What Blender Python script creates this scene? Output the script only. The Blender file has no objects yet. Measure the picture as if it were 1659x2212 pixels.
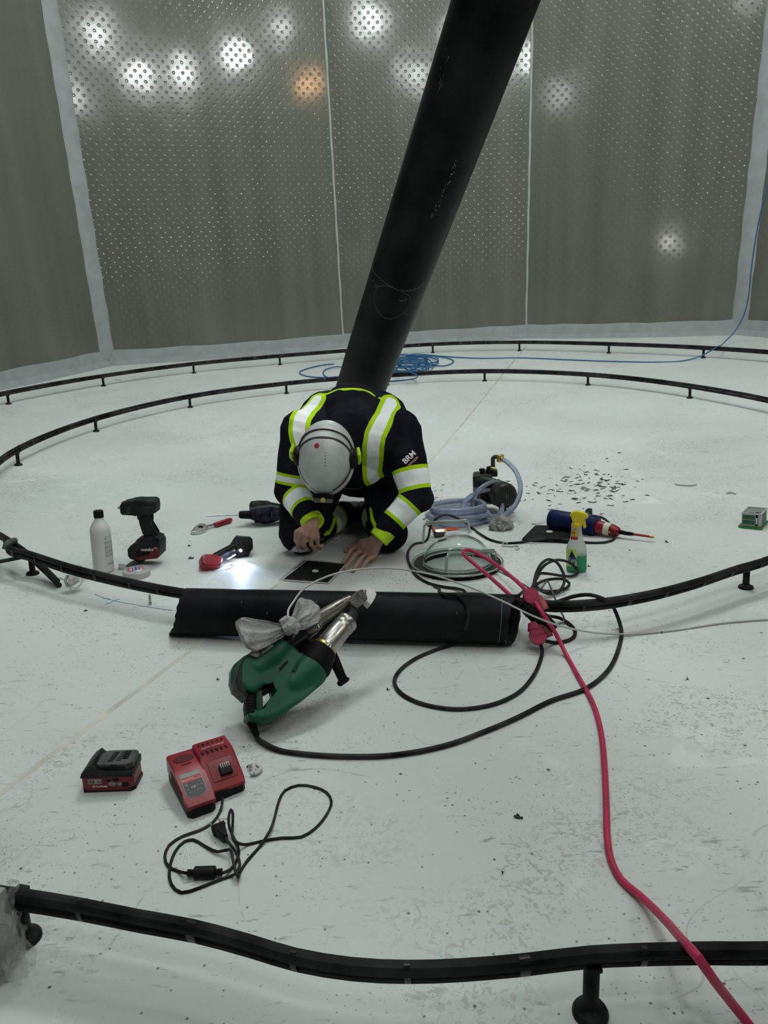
import bpy, bmesh, math, random
from mathutils import Vector as V, Matrix, Quaternion
PI = math.pi
D = bpy.data; COL = bpy.context.scene.collection
scn = bpy.context.scene
# ------------------------------------------------------------------ camera
CAM = V((-0.2354, -4.3608, 1.25))
PITCH, ROLL, FPX, IW, IH = 0.32939042, -0.04508178, 1552.1, 1659, 2212
K = 0.0838335                      # slope of the shallow conical tank floor: z = K * r
_f = V((0, math.cos(PITCH), -math.sin(PITCH))); _r = V((1, 0, 0)); _u = _r.cross(_f)
_c, _s = math.cos(ROLL), math.sin(ROLL)
RX = _r*_c + _u*_s; UX = _u*_c - _r*_s; FX = _f
cd = D.cameras.new('camera'); cam = D.objects.new('camera', cd); COL.objects.link(cam)
m3 = Matrix((RX, UX, -FX)).transposed().to_4x4(); m3.translation = CAM
cam.matrix_world = m3
cd.sensor_fit = 'VERTICAL'; cd.sensor_height = 36; cd.lens = FPX/IH*36; cd.clip_start = .02
scn.camera = cam
scn.view_settings.view_transform = 'Standard'; scn.view_settings.look = 'None'
scn.view_settings.gamma = 1; scn.view_settings.use_curve_mapping = False
scn.view_settings.exposure = -0.17
# ------------------------------------------------------------------ open tank top: dim hall above
w = D.worlds.new('hall'); scn.world = w; w.use_nodes = True
w.node_tree.nodes['Background'].inputs[0].default_value = (.86, .93, .90, 1)
w.node_tree.nodes['Background'].inputs[1].default_value = .21
# ------------------------------------------------------------------ pixel -> place on the floor
def ray(px, py):
    return ((px-IW/2)/FPX)*RX - ((py-IH/2)/FPX)*UX + FX
def fz(x, y): return K*math.hypot(x, y)
def F(px, py, h=0):
    d = ray(px, py); lo, hi = 0, 0
    g = lambda t: (CAM.z+t*d.z-h) - fz(CAM.x+t*d.x, CAM.y+t*d.y)
    t = 0
    while g(t) > 0 and t < 14: t += .05
    lo, hi = t-.05, t
    for _ in range(30):
        m = (lo+hi)/2
        if g(m) > 0: lo = m
        else: hi = m
    return CAM + d*lo
def atY(px, py, y):
    d = ray(px, py); return CAM + d*((y-CAM.y)/d.y)
def atD(px, py, dep): return CAM + ray(px, py)*dep
def fn(p):
    r = math.hypot(p.x, p.y) or 1
    return V((-K*p.x/r, -K*p.y/r, 1)).normalized()
# ------------------------------------------------------------------ materials
MATS = {}
def mat(name, col, rough=.6, metal=0, trans=0, bump=0, bscale=60, var=0, vscale=12, coat=0, alpha=1, emit=None, es=0, ior=1.45, spec=None, col2=None):
    if name in MATS: return MATS[name]
    m = D.materials.new(name); m.use_nodes = True; nt = m.node_tree; b = nt.nodes['Principled BSDF']
    b.inputs['Base Color'].default_value = (*col, 1); b.inputs['Roughness'].default_value = rough
    b.inputs['Metallic'].default_value = metal; b.inputs['Transmission Weight'].default_value = trans
    b.inputs['Coat Weight'].default_value = coat; b.inputs['IOR'].default_value = ior
    b.inputs['Alpha'].default_value = alpha
    if spec is not None: b.inputs['Specular IOR Level'].default_value = spec
    if emit: b.inputs['Emission Color'].default_value = (*emit, 1); b.inputs['Emission Strength'].default_value = es
    tc = nt.nodes.new('ShaderNodeTexCoord')
    if var:
        n = nt.nodes.new('ShaderNodeTexNoise'); n.inputs['Scale'].default_value = vscale; n.inputs['Detail'].default_value = 6
        nt.links.new(tc.outputs['Object'], n.inputs['Vector'])
        r = nt.nodes.new('ShaderNodeValToRGB'); r.color_ramp.elements[0].position = .35; r.color_ramp.elements[1].position = .65
        c2 = col2 or tuple(min(1, c*(1+var)+.02*var) for c in col)
        r.color_ramp.elements[0].color = (*(tuple(c*(1-var*.5) for c in col) if not col2 else col), 1); r.color_ramp.elements[1].color = (*c2, 1)
        nt.links.new(n.outputs['Fac'], r.inputs['Fac']); nt.links.new(r.outputs['Color'], b.inputs['Base Color'])
    if bump:
        n = nt.nodes.new('ShaderNodeTexNoise'); n.inputs['Scale'].default_value = bscale; n.inputs['Detail'].default_value = 5
        nt.links.new(tc.outputs['Object'], n.inputs['Vector'])
        u = nt.nodes.new('ShaderNodeBump'); u.inputs['Strength'].default_value = bump; u.inputs['Distance'].default_value = .01
        nt.links.new(n.outputs['Fac'], u.inputs['Height']); nt.links.new(u.outputs['Normal'], b.inputs['Normal'])
    MATS[name] = m; return m
# ------------------------------------------------------------------ objects
WM = {}                                        # world matrices of the things
def link(name, me, m, parent=None, label=None, smooth=True):
    o = D.objects.new(name, me); COL.objects.link(o)
    if m is not None and not me.materials: me.materials.append(m)
    if smooth: me.shade_smooth()
    if parent: o.parent = parent
    if label: o['label'] = label
    WM[o.name] = WM.get(parent.name, Matrix()) if parent else Matrix()
    return o
def tag(o, label, cat, group=None, kind=None):
    o['label'] = label; o['category'] = cat
    if group: o['group'] = group
    if kind: o['kind'] = kind
    return o
def thing(name, label, cat, M=None, group=None):
    o = D.objects.new(name, None); COL.objects.link(o); o.empty_display_size = .05
    M = M or Matrix(); o.matrix_world = M; WM[o.name] = M.copy()
    return tag(o, label, cat, group)
def stand(px, py, yaw, lift=0, roll=0, pitch=0):
    """matrix of a thing standing on the floor under photo point; yaw = heading of its +x seen from above"""
    p = F(px, py); n = fn(p); x = V((math.cos(math.radians(yaw)), math.sin(math.radians(yaw)), 0)); y = n.cross(x).normalized(); x = y.cross(n)
    M = Matrix((x, y, n)).transposed().to_4x4(); M.translation = p + n*lift
    return M @ Matrix.Rotation(math.radians(pitch), 4, 'Y') @ Matrix.Rotation(math.radians(roll), 4, 'X')
def me_from(vs, fs, name='m'):
    me = D.meshes.new(name); me.from_pydata([tuple(v) for v in vs], [], fs); me.update(); return me
def sharp(me, ang=35):
    try: me.set_sharp_from_angle(angle=math.radians(ang))
    except Exception: pass
    return me
def bm_me(bm, name='m', ang=35):
    bmesh.ops.recalc_face_normals(bm, faces=bm.faces)
    me = D.meshes.new(name); bm.to_mesh(me); bm.free(); me.shade_smooth(); sharp(me, ang); return me
class MB:
    """collects shapes into ONE mesh"""
    def __init__(s): s.bm = bmesh.new()
    def _fin(s, vs, M): 
        if M is not None: bmesh.ops.transform(s.bm, matrix=M, verts=vs)
    def box(s, c, d, bev=0, M=None, taper=None, seg=2):
        r = bmesh.ops.create_cube(s.bm, size=1); vs = r['verts']
        for v in vs:
            t = 1
            if taper and v.co.z > 0: v.co.x *= taper[0]; v.co.y *= taper[1]
            v.co = V((v.co.x*d[0]+c[0], v.co.y*d[1]+c[1], v.co.z*d[2]+c[2]))
        if bev:
            es = {e for v in vs for e in v.link_edges}
            q = bmesh.ops.bevel(s.bm, geom=list(es), offset=bev, segments=seg, affect='EDGES', profile=.6)
            vs = list({v for f in q['faces'] for v in f.verts} | {v for v in vs if v.is_valid})
        s._fin(vs, M); return s
    def lathe(s, prof, M=None, n=28, cap=True, sx=1, sy=1):
        rings = []
        for (r, z) in prof:
            rings.append([s.bm.verts.new((r*math.cos(2*PI*i/n)*sx, r*math.sin(2*PI*i/n)*sy, z)) for i in range(n)])
        for a, b in zip(rings, rings[1:]):
            for i in range(n): s.bm.faces.new((a[i], a[(i+1) % n], b[(i+1) % n], b[i]))
        if cap:
            if prof[0][0] > 1e-5: s.bm.faces.new(list(reversed(rings[0])))
            if prof[-1][0] > 1e-5: s.bm.faces.new(rings[-1])
        s._fin([v for r in rings for v in r], M); return s
    def tube(s, pts, r, n=8, closed=False, cap=True, M=None, sq=None):
        pts = [V(p) for p in pts]; N = len(pts)
        rs = r if isinstance(r, (list, tuple)) else [r]*N
        tn = []
        for i in range(N):
            a = pts[(i-1) % N] if (closed or i > 0) else pts[i]; b = pts[(i+1) % N] if (closed or i < N-1) else pts[i]
            t = (b-a); tn.append(t.normalized() if t.length > 1e-9 else V((0, 0, 1)))
        up = V((0, 0, 1)) if abs(tn[0].z) < .95 else V((1, 0, 0))
        nx = (up - tn[0]*up.dot(tn[0])).normalized(); rings = []
        for i in range(N):
            nx = (nx - tn[i]*nx.dot(tn[i]))
            nx = nx.normalized() if nx.length > 1e-6 else tn[i].orthogonal().normalized()
            ny = tn[i].cross(nx)
            a, b = (sq or (1, 1))
            rings.append([s.bm.verts.new(pts[i] + (nx*math.cos(2*PI*k/n)*a + ny*math.sin(2*PI*k/n)*b)*rs[i]) for k in range(n)])
        R = rings + ([rings[0]] if closed else [])
        for a, b in zip(R, R[1:]):
            for k in range(n): s.bm.faces.new((a[k], a[(k+1) % n], b[(k+1) % n], b[k]))
        if cap and not closed:
            s.bm.faces.new(list(reversed(rings[0]))); s.bm.faces.new(rings[-1])
        s._fin([v for q in rings for v in q], M); return s
    def prism(s, out, z0, z1, bev=0, M=None, seg=2):
        a = [s.bm.verts.new((x, y, z0)) for x, y in out]; b = [s.bm.verts.new((x, y, z1)) for x, y in out]; n = len(out)
        fs = [s.bm.faces.new(list(reversed(a))), s.bm.faces.new(b)]
        for i in range(n): fs.append(s.bm.faces.new((a[i], a[(i+1) % n], b[(i+1) % n], b[i])))
        vs = a+b
        if bev:
            es = [e for e in (set(fs[0].edges) | set(fs[1].edges))]
            q = bmesh.ops.bevel(s.bm, geom=es, offset=bev, segments=seg, affect='EDGES', profile=.6)
            vs = list({v for f in q['faces'] for v in f.verts} | {v for v in vs if v.is_valid})
        s._fin(vs, M); return s
    def ball(s, c, r, M=None, sub=2):
        q = bmesh.ops.create_icosphere(s.bm, subdivisions=sub, radius=1)
        rr = r if isinstance(r, (tuple, list)) else (r, r, r)
        for v in q['verts']: v.co = V((v.co.x*rr[0]+c[0], v.co.y*rr[1]+c[1], v.co.z*rr[2]+c[2]))
        s._fin(q['verts'], M); return s
    def cone(s, a, b, ra, rb, n=14, caps=True):
        a, b = V(a), V(b); q = (b-a).to_track_quat('Z', 'Y').to_matrix().to_4x4(); q.translation = a
        L = (b-a).length; h = 4 if caps else 1
        prof = []
        if caps: prof += [(ra*math.cos(t), -ra*math.sin(t)) for t in [PI/2*.999, PI/3, PI/6]]
        prof += [(ra, 0), (rb, L)]
        if caps: prof += [(rb*math.cos(t), L+rb*math.sin(t)) for t in [PI/6, PI/3, PI/2*.999]]
        return s.lathe(prof, M=q, n=n)
    def build(s, name, m, parent=None, label=None, world=False, ang=35):
        me = bm_me(s.bm, name, ang)
        if world and parent: me.transform(WM[parent.name].inverted())
        return link(name, me, m, parent, label, smooth=False)
def T(x=0, y=0, z=0, rx=0, ry=0, rz=0, s=1):
    R = Matrix.Rotation(math.radians(rz), 4, 'Z') @ Matrix.Rotation(math.radians(ry), 4, 'Y') @ Matrix.Rotation(math.radians(rx), 4, 'X')
    return Matrix.Translation((x, y, z)) @ R @ Matrix.Scale(s, 4)
AX = T(ry=90)                                  # z -> x
def spline(pts, step=.012, closed=False):
    pts = [V(p) for p in pts]; N = len(pts); out = []
    rng = range(N if closed else N-1)
    for i in rng:
        p0 = pts[(i-1) % N] if (closed or i > 0) else pts[0]*2-pts[1]
        p1 = pts[i]; p2 = pts[(i+1) % N]
        p3 = pts[(i+2) % N] if (closed or i+2 < N) else p2*2-p1
        # centripetal catmull-rom
        t1 = max((p1-p0).length**.5, 1e-4); t2 = t1+max((p2-p1).length**.5, 1e-4); t3 = t2+max((p3-p2).length**.5, 1e-4)
        n = max(2, int((p2-p1).length/step))
        for k in range(n):
            t = t1+(t2-t1)*k/n
            A1 = p0*((t1-t)/t1)+p1*(t/t1); A2 = p1*((t2-t)/(t2-t1))+p2*((t-t1)/(t2-t1)); A3 = p2*((t3-t)/(t3-t2))+p3*((t-t2)/(t3-t2))
            B1 = A1*((t2-t)/t2)+A2*(t/t2); B2 = A2*((t3-t)/(t3-t1))+A3*((t-t1)/(t3-t1))
            out.append(B1*((t2-t)/(t2-t1))+B2*((t-t1)/(t2-t1)))
    if not closed: out.append(pts[-1])
    return out
def floorline(pp, r, lift=0):
    """photo points (x, y[, height of the middle above the floor]) -> points lying on the floor"""
    return [F(p[0], p[1], (p[2] if len(p) > 2 else r)+lift) for p in pp]
def cord(name, pp, r, m, parent=None, label=None, n=8, step=.012):
    pts = spline(floorline(pp, r), step)
    return MB().tube(pts, r, n).build(name, m, parent, label, world=True)
def text(name, s, size, m, M, parent, ext=.0003, label=None, sx=1, shear=0, bold=0):
    c = D.curves.new(name, 'FONT'); c.body = s; c.size = size; c.extrude = ext; c.align_x = 'CENTER'; c.align_y = 'CENTER'
    c.shear = shear; c.offset = bold; c.resolution_u = 3
    o = D.objects.new(name+'_t', c); COL.objects.link(o)
    dg = bpy.context.evaluated_depsgraph_get(); me = D.meshes.new_from_object(o.evaluated_get(dg))
    D.objects.remove(o); me.transform(M @ Matrix.Diagonal((sx, 1, 1, 1)))
    me.materials.clear()
    return link(name, me, m, parent, label, smooth=False)
def remesh(me, voxel, smooth=6, fac=.5, name='m'):
    o = D.objects.new('tmp', me); COL.objects.link(o)
    r = o.modifiers.new('r', 'REMESH'); r.mode = 'VOXEL'; r.voxel_size = voxel; r.use_smooth_shade = True
    if smooth: s = o.modifiers.new('s', 'SMOOTH'); s.iterations = smooth; s.factor = fac
    dg = bpy.context.evaluated_depsgraph_get(); out = D.meshes.new_from_object(o.evaluated_get(dg))
    D.objects.remove(o); out.name = name; out.shade_smooth(); return out
def copy_tree(o, M=None):
    c = o.copy(); COL.objects.link(c)
    if M is not None: c.matrix_world = M
    for ch in [x for x in D.objects if x.parent == o]:
        d = ch.copy(); COL.objects.link(d); d.parent = c
        for g in [x for x in D.objects if x.parent == ch]:
            e = g.copy(); COL.objects.link(e); e.parent = d
    WM[c.name] = M.copy() if M is not None else Matrix()
    return c
# ================================================================== the tank
HW = 4.25                                     # wall height
P = [V(p) for p in [(-4.17, 1.05), (-3.105, 3.426), (-.628, 4.366), (1.536, 4.331), (3.613, 3.404), (4.87, 1.15), (5.2, -1.35), (4.1, -3.6), (1.9, -4.95), (-.9, -5.15), (-3.1, -4.1), (-4.4, -1.6)]]
SIDES = ['left', 'back_left', 'back', 'back_right', 'right', 'right_front', 'front_right', 'front', 'front_middle', 'front_left', 'left_front', 'left_middle']
SIDES = ['left', 'back_left', 'back', 'back_right', 'right', 'near_right', 'near_right_corner', 'near', 'near_middle', 'near_left', 'near_left_corner', 'near_left_side']
# --- studded plastic liner of the walls
def wall_mat():
    m = D.materials.new('studded grey liner'); m.use_nodes = True; nt = m.node_tree; b = nt.nodes['Principled BSDF']; N = nt.nodes.new; L = nt.links.new
    uv = N('ShaderNodeUVMap'); uv.uv_map = 'metres'
    mp = N('ShaderNodeMapping'); mp.inputs['Rotation'].default_value = (0, 0, PI/4); L(uv.outputs[0], mp.inputs[0])
    mp.inputs['Scale'].default_value = (1, 1, 1)
    vo = N('ShaderNodeTexVoronoi'); vo.inputs['Scale'].default_value = 15.5; vo.inputs['Randomness'].default_value = .06; L(mp.outputs[0], vo.inputs['Vector'])
    mr = N('ShaderNodeMapRange'); mr.interpolation_type = 'SMOOTHSTEP'; mr.inputs[1].default_value = .08; mr.inputs[2].default_value = .27; mr.inputs[3].default_value = 0; mr.inputs[4].default_value = 1
    L(vo.outputs['Distance'], mr.inputs[0])
    nz = N('ShaderNodeTexNoise'); nz.inputs['Scale'].default_value = 1.1; nz.inputs['Detail'].default_value = 3; L(uv.outputs[0], nz.inputs['Vector'])
    nf = N('ShaderNodeTexNoise'); nf.inputs['Scale'].default_value = 34; nf.inputs['Detail'].default_value = 5; L(uv.outputs[0], nf.inputs['Vector'])
    b1 = N('ShaderNodeBump'); b1.inputs['Distance'].default_value = .010; b1.inputs['Strength'].default_value = .24; L(mr.outputs[0], b1.inputs['Height'])
    b2 = N('ShaderNodeBump'); b2.inputs['Distance'].default_value = .015; b2.inputs['Strength'].default_value = .35; L(nz.outputs['Fac'], b2.inputs['Height']); L(b1.outputs[0], b2.inputs['Normal'])
    b3 = N('ShaderNodeBump'); b3.inputs['Distance'].default_value = .002; b3.inputs['Strength'].default_value = .10; L(nf.outputs['Fac'], b3.inputs['Height']); L(b2.outputs[0], b3.inputs['Normal'])
    L(b3.outputs[0], b.inputs['Normal'])
    # vertical run marks and dirt
    ms = N('ShaderNodeMapping'); ms.inputs['Scale'].default_value = (2.2, .16, 1); L(uv.outputs[0], ms.inputs[0])
    ns = N('ShaderNodeTexNoise'); ns.inputs['Scale'].default_value = 2; ns.inputs['Detail'].default_value = 6; L(ms.outputs[0], ns.inputs['Vector'])
    cr = N('ShaderNodeValToRGB'); cr.color_ramp.elements[0].position = .3; cr.color_ramp.elements[1].position = .7
    cr.color_ramp.elements[0].color = (.108, .110, .092, 1); cr.color_ramp.elements[1].color = (.142, .146, .124, 1)
    L(ns.outputs['Fac'], cr.inputs[0]); L(cr.outputs[0], b.inputs['Base Color'])
    rr = N('ShaderNodeMapRange'); rr.inputs[3].default_value = .085; rr.inputs[4].default_value = .15; L(nz.outputs['Fac'], rr.inputs[0]); L(rr.outputs[0], b.inputs['Roughness'])
    b.inputs['Specular IOR Level'].default_value = .5
    return m
WMAT = wall_mat()
for i, nm in enumerate(SIDES):
    a, b = P[i], P[(i+1) % len(P)]; L = (b-a).length; t = (b-a)/L; n = V((t.y, -t.x)); zf = .12
    nx = 12
    bm = bmesh.new(); uvl = bm.loops.layers.uv.new('metres')
    cols = []
    for k in range(nx+1):
        q = a+t*(L*k/nx); z0 = fz(q.x, q.y)-.05
        cols.append([bm.verts.new((q.x, q.y, z0)), bm.verts.new((q.x, q.y, HW)), bm.verts.new((q.x-n.x*.04, q.y-n.y*.04, z0)), bm.verts.new((q.x-n.x*.04, q.y-n.y*.04, HW))])
    for k in range(nx):
        c, d = cols[k], cols[k+1]
        for quad in ((c[0], d[0], d[1], c[1]), (c[2], c[3], d[3], d[2]), (c[1], d[1], d[3], c[3])):
            f = bm.faces.new(quad)
            for lp in f.loops:
                lp[uvl].uv = ((V((lp.vert.co.x, lp.vert.co.y))-a).dot(t) + i*3.1, lp.vert.co.z)
    me = D.meshes.new('wall'); bm.to_mesh(me); bm.free()
    o = link('wall_'+nm, me, WMAT, smooth=False); o['kind'] = 'structure'
# --- floor: shallow cone of pale liner
def floor_mat():
    m = D.materials.new('pale scuffed floor liner'); m.use_nodes = True; nt = m.node_tree; b = nt.nodes['Principled BSDF']; N = nt.nodes.new; L = nt.links.new
    tc = N('ShaderNodeTexCoord'); C = tc.outputs['Object']
    def noise(sc, det=5, dist=0, src=C, rough=.5):
        n = N('ShaderNodeTexNoise'); n.inputs['Scale'].default_value = sc; n.inputs['Detail'].default_value = det; n.inputs['Distortion'].default_value = dist; n.inputs['Roughness'].default_value = rough; L(src, n.inputs['Vector']); return n.outputs['Fac']
    def ramp(v, p0, p1, a=0, c=1):
        n = N('ShaderNodeMapRange'); n.interpolation_type = 'SMOOTHSTEP'; n.inputs[1].default_value = p0; n.inputs[2].default_value = p1; n.inputs[3].default_value = a; n.inputs[4].default_value = c; L(v, n.inputs[0]); return n.outputs[0]
    def mix(f, c1, c2):
        n = N('ShaderNodeMix'); n.data_type = 'RGBA'
        L(f, n.inputs[0])
        (L(c1, n.inputs[6]) if not isinstance(c1, tuple) else setattr(n.inputs[6], 'default_value', (*c1, 1)))
        (L(c2, n.inputs[7]) if not isinstance(c2, tuple) else setattr(n.inputs[7], 'default_value', (*c2, 1)))
        return n.outputs[2]
    def mul(a, c):
        n = N('ShaderNodeMath'); n.operation = 'MULTIPLY'; L(a, n.inputs[0])
        (L(c, n.inputs[1]) if not isinstance(c, (int, float)) else setattr(n.inputs[1], 'default_value', c)); return n.outputs[0]
    base = mix(ramp(noise(1.3, 4), .3, .7), (.575, .595, .575), (.635, .655, .635))
    # smeared dirt: brownish clouds broken by fine noise
    dirt = mul(ramp(noise(1.9, 8, .6), .50, .66), ramp(noise(75, 8, 1.2), .52, .60))
    base = mix(mul(dirt, .50), base, (.29, .265, .22))
    # scuffs: stretched noise in several directions
    for rot, sc in ((.5, 22), (2.1, 17), (1.25, 30), (2.8, 26), (1.7, 12)):
        mp = N('ShaderNodeMapping'); mp.inputs['Rotation'].default_value = (0, 0, rot); mp.inputs['Scale'].default_value = (1, 4.5, 1); L(C, mp.inputs[0])
        s = mul(ramp(noise(sc, 6, .35, mp.outputs[0], .62), .62, .68), ramp(noise(2.3+rot, 4), .50, .62))
        base = mix(mul(s, .75), base, (.24, .23, .205))
    # long thin scratches
    for sc, w, lo in ((.9, .0010, .52), (1.6, .0014, .55), (2.7, .0022, .56)):
        n = noise(sc, 1.2, .3, C, .4); d = N('ShaderNodeMath'); d.operation = 'SUBTRACT'; L(n, d.inputs[0]); d.inputs[1].default_value = .5
        ab = N('ShaderNodeMath'); ab.operation = 'ABSOLUTE'; L(d.outputs[0], ab.inputs[0])
        s = mul(ramp(ab.outputs[0], w, w*.3), ramp(noise(3.1*sc, 3), lo, lo+.06)); base = mix(mul(s, .30), base, (.20, .20, .19))
    # pale rubbed patches
    pal = mul(ramp(noise(9, 8, .8), .58, .68), ramp(noise(1.1, 2), .48, .62))
    base = mix(mul(pal, .5), base, (.76, .78, .77))
    # crumbs and specks
    for sc, th, st, kp, lo in ((60, .12, .8, .66, .36), (130, .17, .65, .55, .46), (26, .065, .9, .62, .32), (9, .035, .95, .40, .28)):
        vo = N('ShaderNodeTexVoronoi'); vo.inputs['Scale'].default_value = sc; L(C, vo.inputs['Vector'])
        wn = N('ShaderNodeTexWhiteNoise'); L(vo.outputs['Color'], wn.inputs['Vector'])
        keep = ramp(wn.outputs['Value'], kp, kp+.01); area = ramp(noise(1.9+sc*.01, 4), lo, lo+.16)
        s = mul(mul(ramp(vo.outputs['Distance'], th*1.4, th*.7), keep), area)
        base = mix(mul(s, st), base, (.035, .035, .035))
    L(base, b.inputs['Base Color'])
    L(ramp(noise(3, 6), .3, .7, .42, .62), b.inputs['Roughness'])
    bu = N('ShaderNodeBump'); bu.inputs['Distance'].default_value = .02; bu.inputs['Strength'].default_value = .25; L(noise(5, 6, .4), bu.inputs['Height'])
    L(bu.outputs[0], b.inputs['Normal'])
    return m
FM = floor_mat()
bm = bmesh.new(); NA = 144
rings = []
rads = [0.02, .2, .5, 1, 1.6, 2.2, 2.8, 3.4, 4, 4.6, 5.2, 5.8]
for r in rads: rings.append([bm.verts.new((r*math.sin(2*PI*i/NA), r*math.cos(2*PI*i/NA), K*r)) for i in range(NA)])
bm.faces.new(rings[0])
for a, b in zip(rings, rings[1:]):
    for i in range(NA): bm.faces.new((a[i], b[i], b[(i+1) % NA], a[(i+1) % NA]))
bmesh.ops.recalc_face_normals(bm, faces=bm.faces)
for f in bm.faces:
    if f.normal.z < 0: f.normal_flip()
me = D.meshes.new('floor'); bm.to_mesh(me); bm.free()
floor = link('floor', me, FM); floor['kind'] = 'structure'
# --- pale cove strips at the foot of the walls and over the corners
STRIP = mat('pale grey weld strip', (.27, .285, .29), .55, bump=.2, bscale=40, var=.12, vscale=8)
SEALM = mat('grey sealing bead', (.36, .38, .37), .6, bump=.3, bscale=60)
def nrm(i):
    a, b = P[i], P[(i+1) % len(P)]; t = (b-a).normalized(); return V((t.y, -t.x))
for i, nm in enumerate(SIDES):
    a, b = P[i], P[(i+1) % len(P)]; n = nrm(i); na = (n+nrm(i-1)).normalized(); nb = (n+nrm((i+1) % len(P))).normalized()
    bm = bmesh.new(); cols = []; nx = 10
    for k in range(nx+1):
        s = k/nx; q = a.lerp(b, s); d = na*(1-s)/max(.2, na.dot(n))+nb*s/max(.2, nb.dot(n))
        jit = .006*math.sin(k*2.3+i)
        sec = []
        for off, z in ((.004, .145+jit), (.012, .14+jit), (.03, .045), (.10+jit, .008), (.105+jit, -.004)):
            x = q.x+d.x*off; y = q.y+d.y*off; zf = fz(x, y)
            sec.append(bm.verts.new((x, y, zf+z)))
        cols.append(sec)
    for c, d in zip(cols, cols[1:]):
        for j in range(4): bm.faces.new((c[j], c[j+1], d[j+1], d[j]))
    o = link('baseboard_'+nm, bm_me(bm), STRIP, smooth=False); o['kind'] = 'structure'
for i in range(12):
    q = P[i]; n1, n0 = nrm(i), nrm(i-1); t1 = (P[(i+1) % 12]-q).normalized(); t0 = (P[i-1]-q).normalized(); nm = (n1+n0).normalized()
    z0 = fz(q.x, q.y)+.05; bm = bmesh.new()
    wide = i in (1, 4, 0, 5)
    if wide:
        wd = .085; pts = [q+t0*wd+n0*.003, q+t0*wd*.92+n0*.012, q+t1*wd*.92+n1*.012, q+t1*wd+n1*.003]; rows = []
        for k in range(31):
            z = z0+(HW-z0)*k/30; j = .005*math.sin(k*1.9+i)
            rows.append([bm.verts.new((p.x+(t0.x*j if h < 2 else t1.x*j), p.y+(t0.y*j if h < 2 else t1.y*j), z)) for h, p in enumerate(pts)])
        for c, d in zip(rows, rows[1:]):
            for j in range(3): bm.faces.new((c[j], c[j+1], d[j+1], d[j]))
        o = link('trim_%d' % (i+1), bm_me(bm), STRIP, smooth=False)
    else:
        bm.free(); pts = [V((q.x+nm.x*.006+.002*math.sin(k*1.3), q.y+nm.y*.006, z0+(HW-z0)*k/40)) for k in range(41)]
        o = MB().tube(pts, [.013+.002*math.sin(k*2.1) for k in range(41)], 8).build('trim_%d' % (i+1), SEALM)
    o['kind'] = 'structure'
# --- raised weld between the two floor sheets
def radial_seam(name, pp):
    pts = spline([F(x, y) for x, y in pp], .05); bm = bmesh.new(); rows = []
    for k, p in enumerate(pts):
        d = (pts[min(k+1, len(pts)-1)]-pts[max(k-1, 0)]); d.z = 0; d.normalize(); s = V((-d.y, d.x, 0)); j = .0015*math.sin(k*1.7)
        row = []
        for off, z in ((-.0085, 0), (-.004, .0035), (.002+j*.5, .0045), (.0065, .0003)):
            q = p+s*off; row.append(bm.verts.new((q.x, q.y, fz(q.x, q.y)+z)))
        rows.append(row)
    for c, d in zip(rows, rows[1:]):
        for j in range(3): bm.faces.new((c[j], c[j+1], d[j+1], d[j]))
    o = link(name, bm_me(bm), mat('floor weld bead', (.47, .445, .39), .5, var=.3, vscale=9)); o['kind'] = 'structure'; return o
radial_seam('trim_13', [(-80, 1776), (0, 1715), (210, 1556), (447, 1378), (600, 1262), (700, 1183), (830, 1082), (904, 1026), (960, 962), (1020, 890), (1070, 828), (1112, 777), (1136, 748)])
# ================================================================== hall lamps hung over the open tank
def lamp_at(name, p, aim, sz, strength, col, label, added_hood=0):
    z = (V(aim)-V(p)).normalized(); M = z.to_track_quat('Z', 'Y').to_matrix().to_4x4(); M.translation = p
    t = thing(name, label, 'lamp', M, 'hall lamps above the tank')
    MB().box((0, 0, -.04), (sz[0]+.08, sz[1]+.08, .07), .01).build('housing', mat('lamp housing', (.2, .2, .2), .5), t)
    e = mat('lamp glow %.1f %.2f' % (strength, col[2]), (.8, .8, .8), emit=col, es=strength)
    MB().box((0, 0, .0), (sz[0], sz[1], .012), .003).build('diffuser', e, t)
    if added_hood:  # added sleeve, blocks the lamp's stray second reflection in the wall
        h = MB()
        for x, y, a, b in ((sz[0]/2+.012, 0, .006, sz[1]+.05), (-sz[0]/2-.012, 0, .006, sz[1]+.05), (0, sz[1]/2+.012, sz[0]+.05, .006), (0, -sz[1]/2-.012, sz[0]+.05, .006)): h.box((x, y, added_hood/2), (a, b, added_hood), .001)
        h.build('added_hood', MATS['lamp housing'], t)
    return t
def mirror(px, py, i, z):
    """where a lamp at height z stands if wall panel i mirrors it to this photo point"""
    a, b = P[i], P[(i+1) % 12]; n = nrm(i); n3 = V((n.x, n.y, 0)); d = ray(px, py).normalized()
    t = (V((a.x, a.y, 0))-CAM).dot(n3)/d.dot(n3); h = CAM+d*t; r = d-2*d.dot(n3)*n3
    return h+r*((z-h.z)/r.z)
COOL = (.93, 1, .97)
def mirrorY(px, py, i, y):
    a = P[i]; n = nrm(i); n3 = V((n.x, n.y, 0)); d = ray(px, py).normalized()
    t = (V((a.x, a.y, 0))-CAM).dot(n3)/d.dot(n3); h = CAM+d*t; r = d-2*d.dot(n3)*n3
    return h, h+r*((y-h.y)/r.y)
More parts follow.
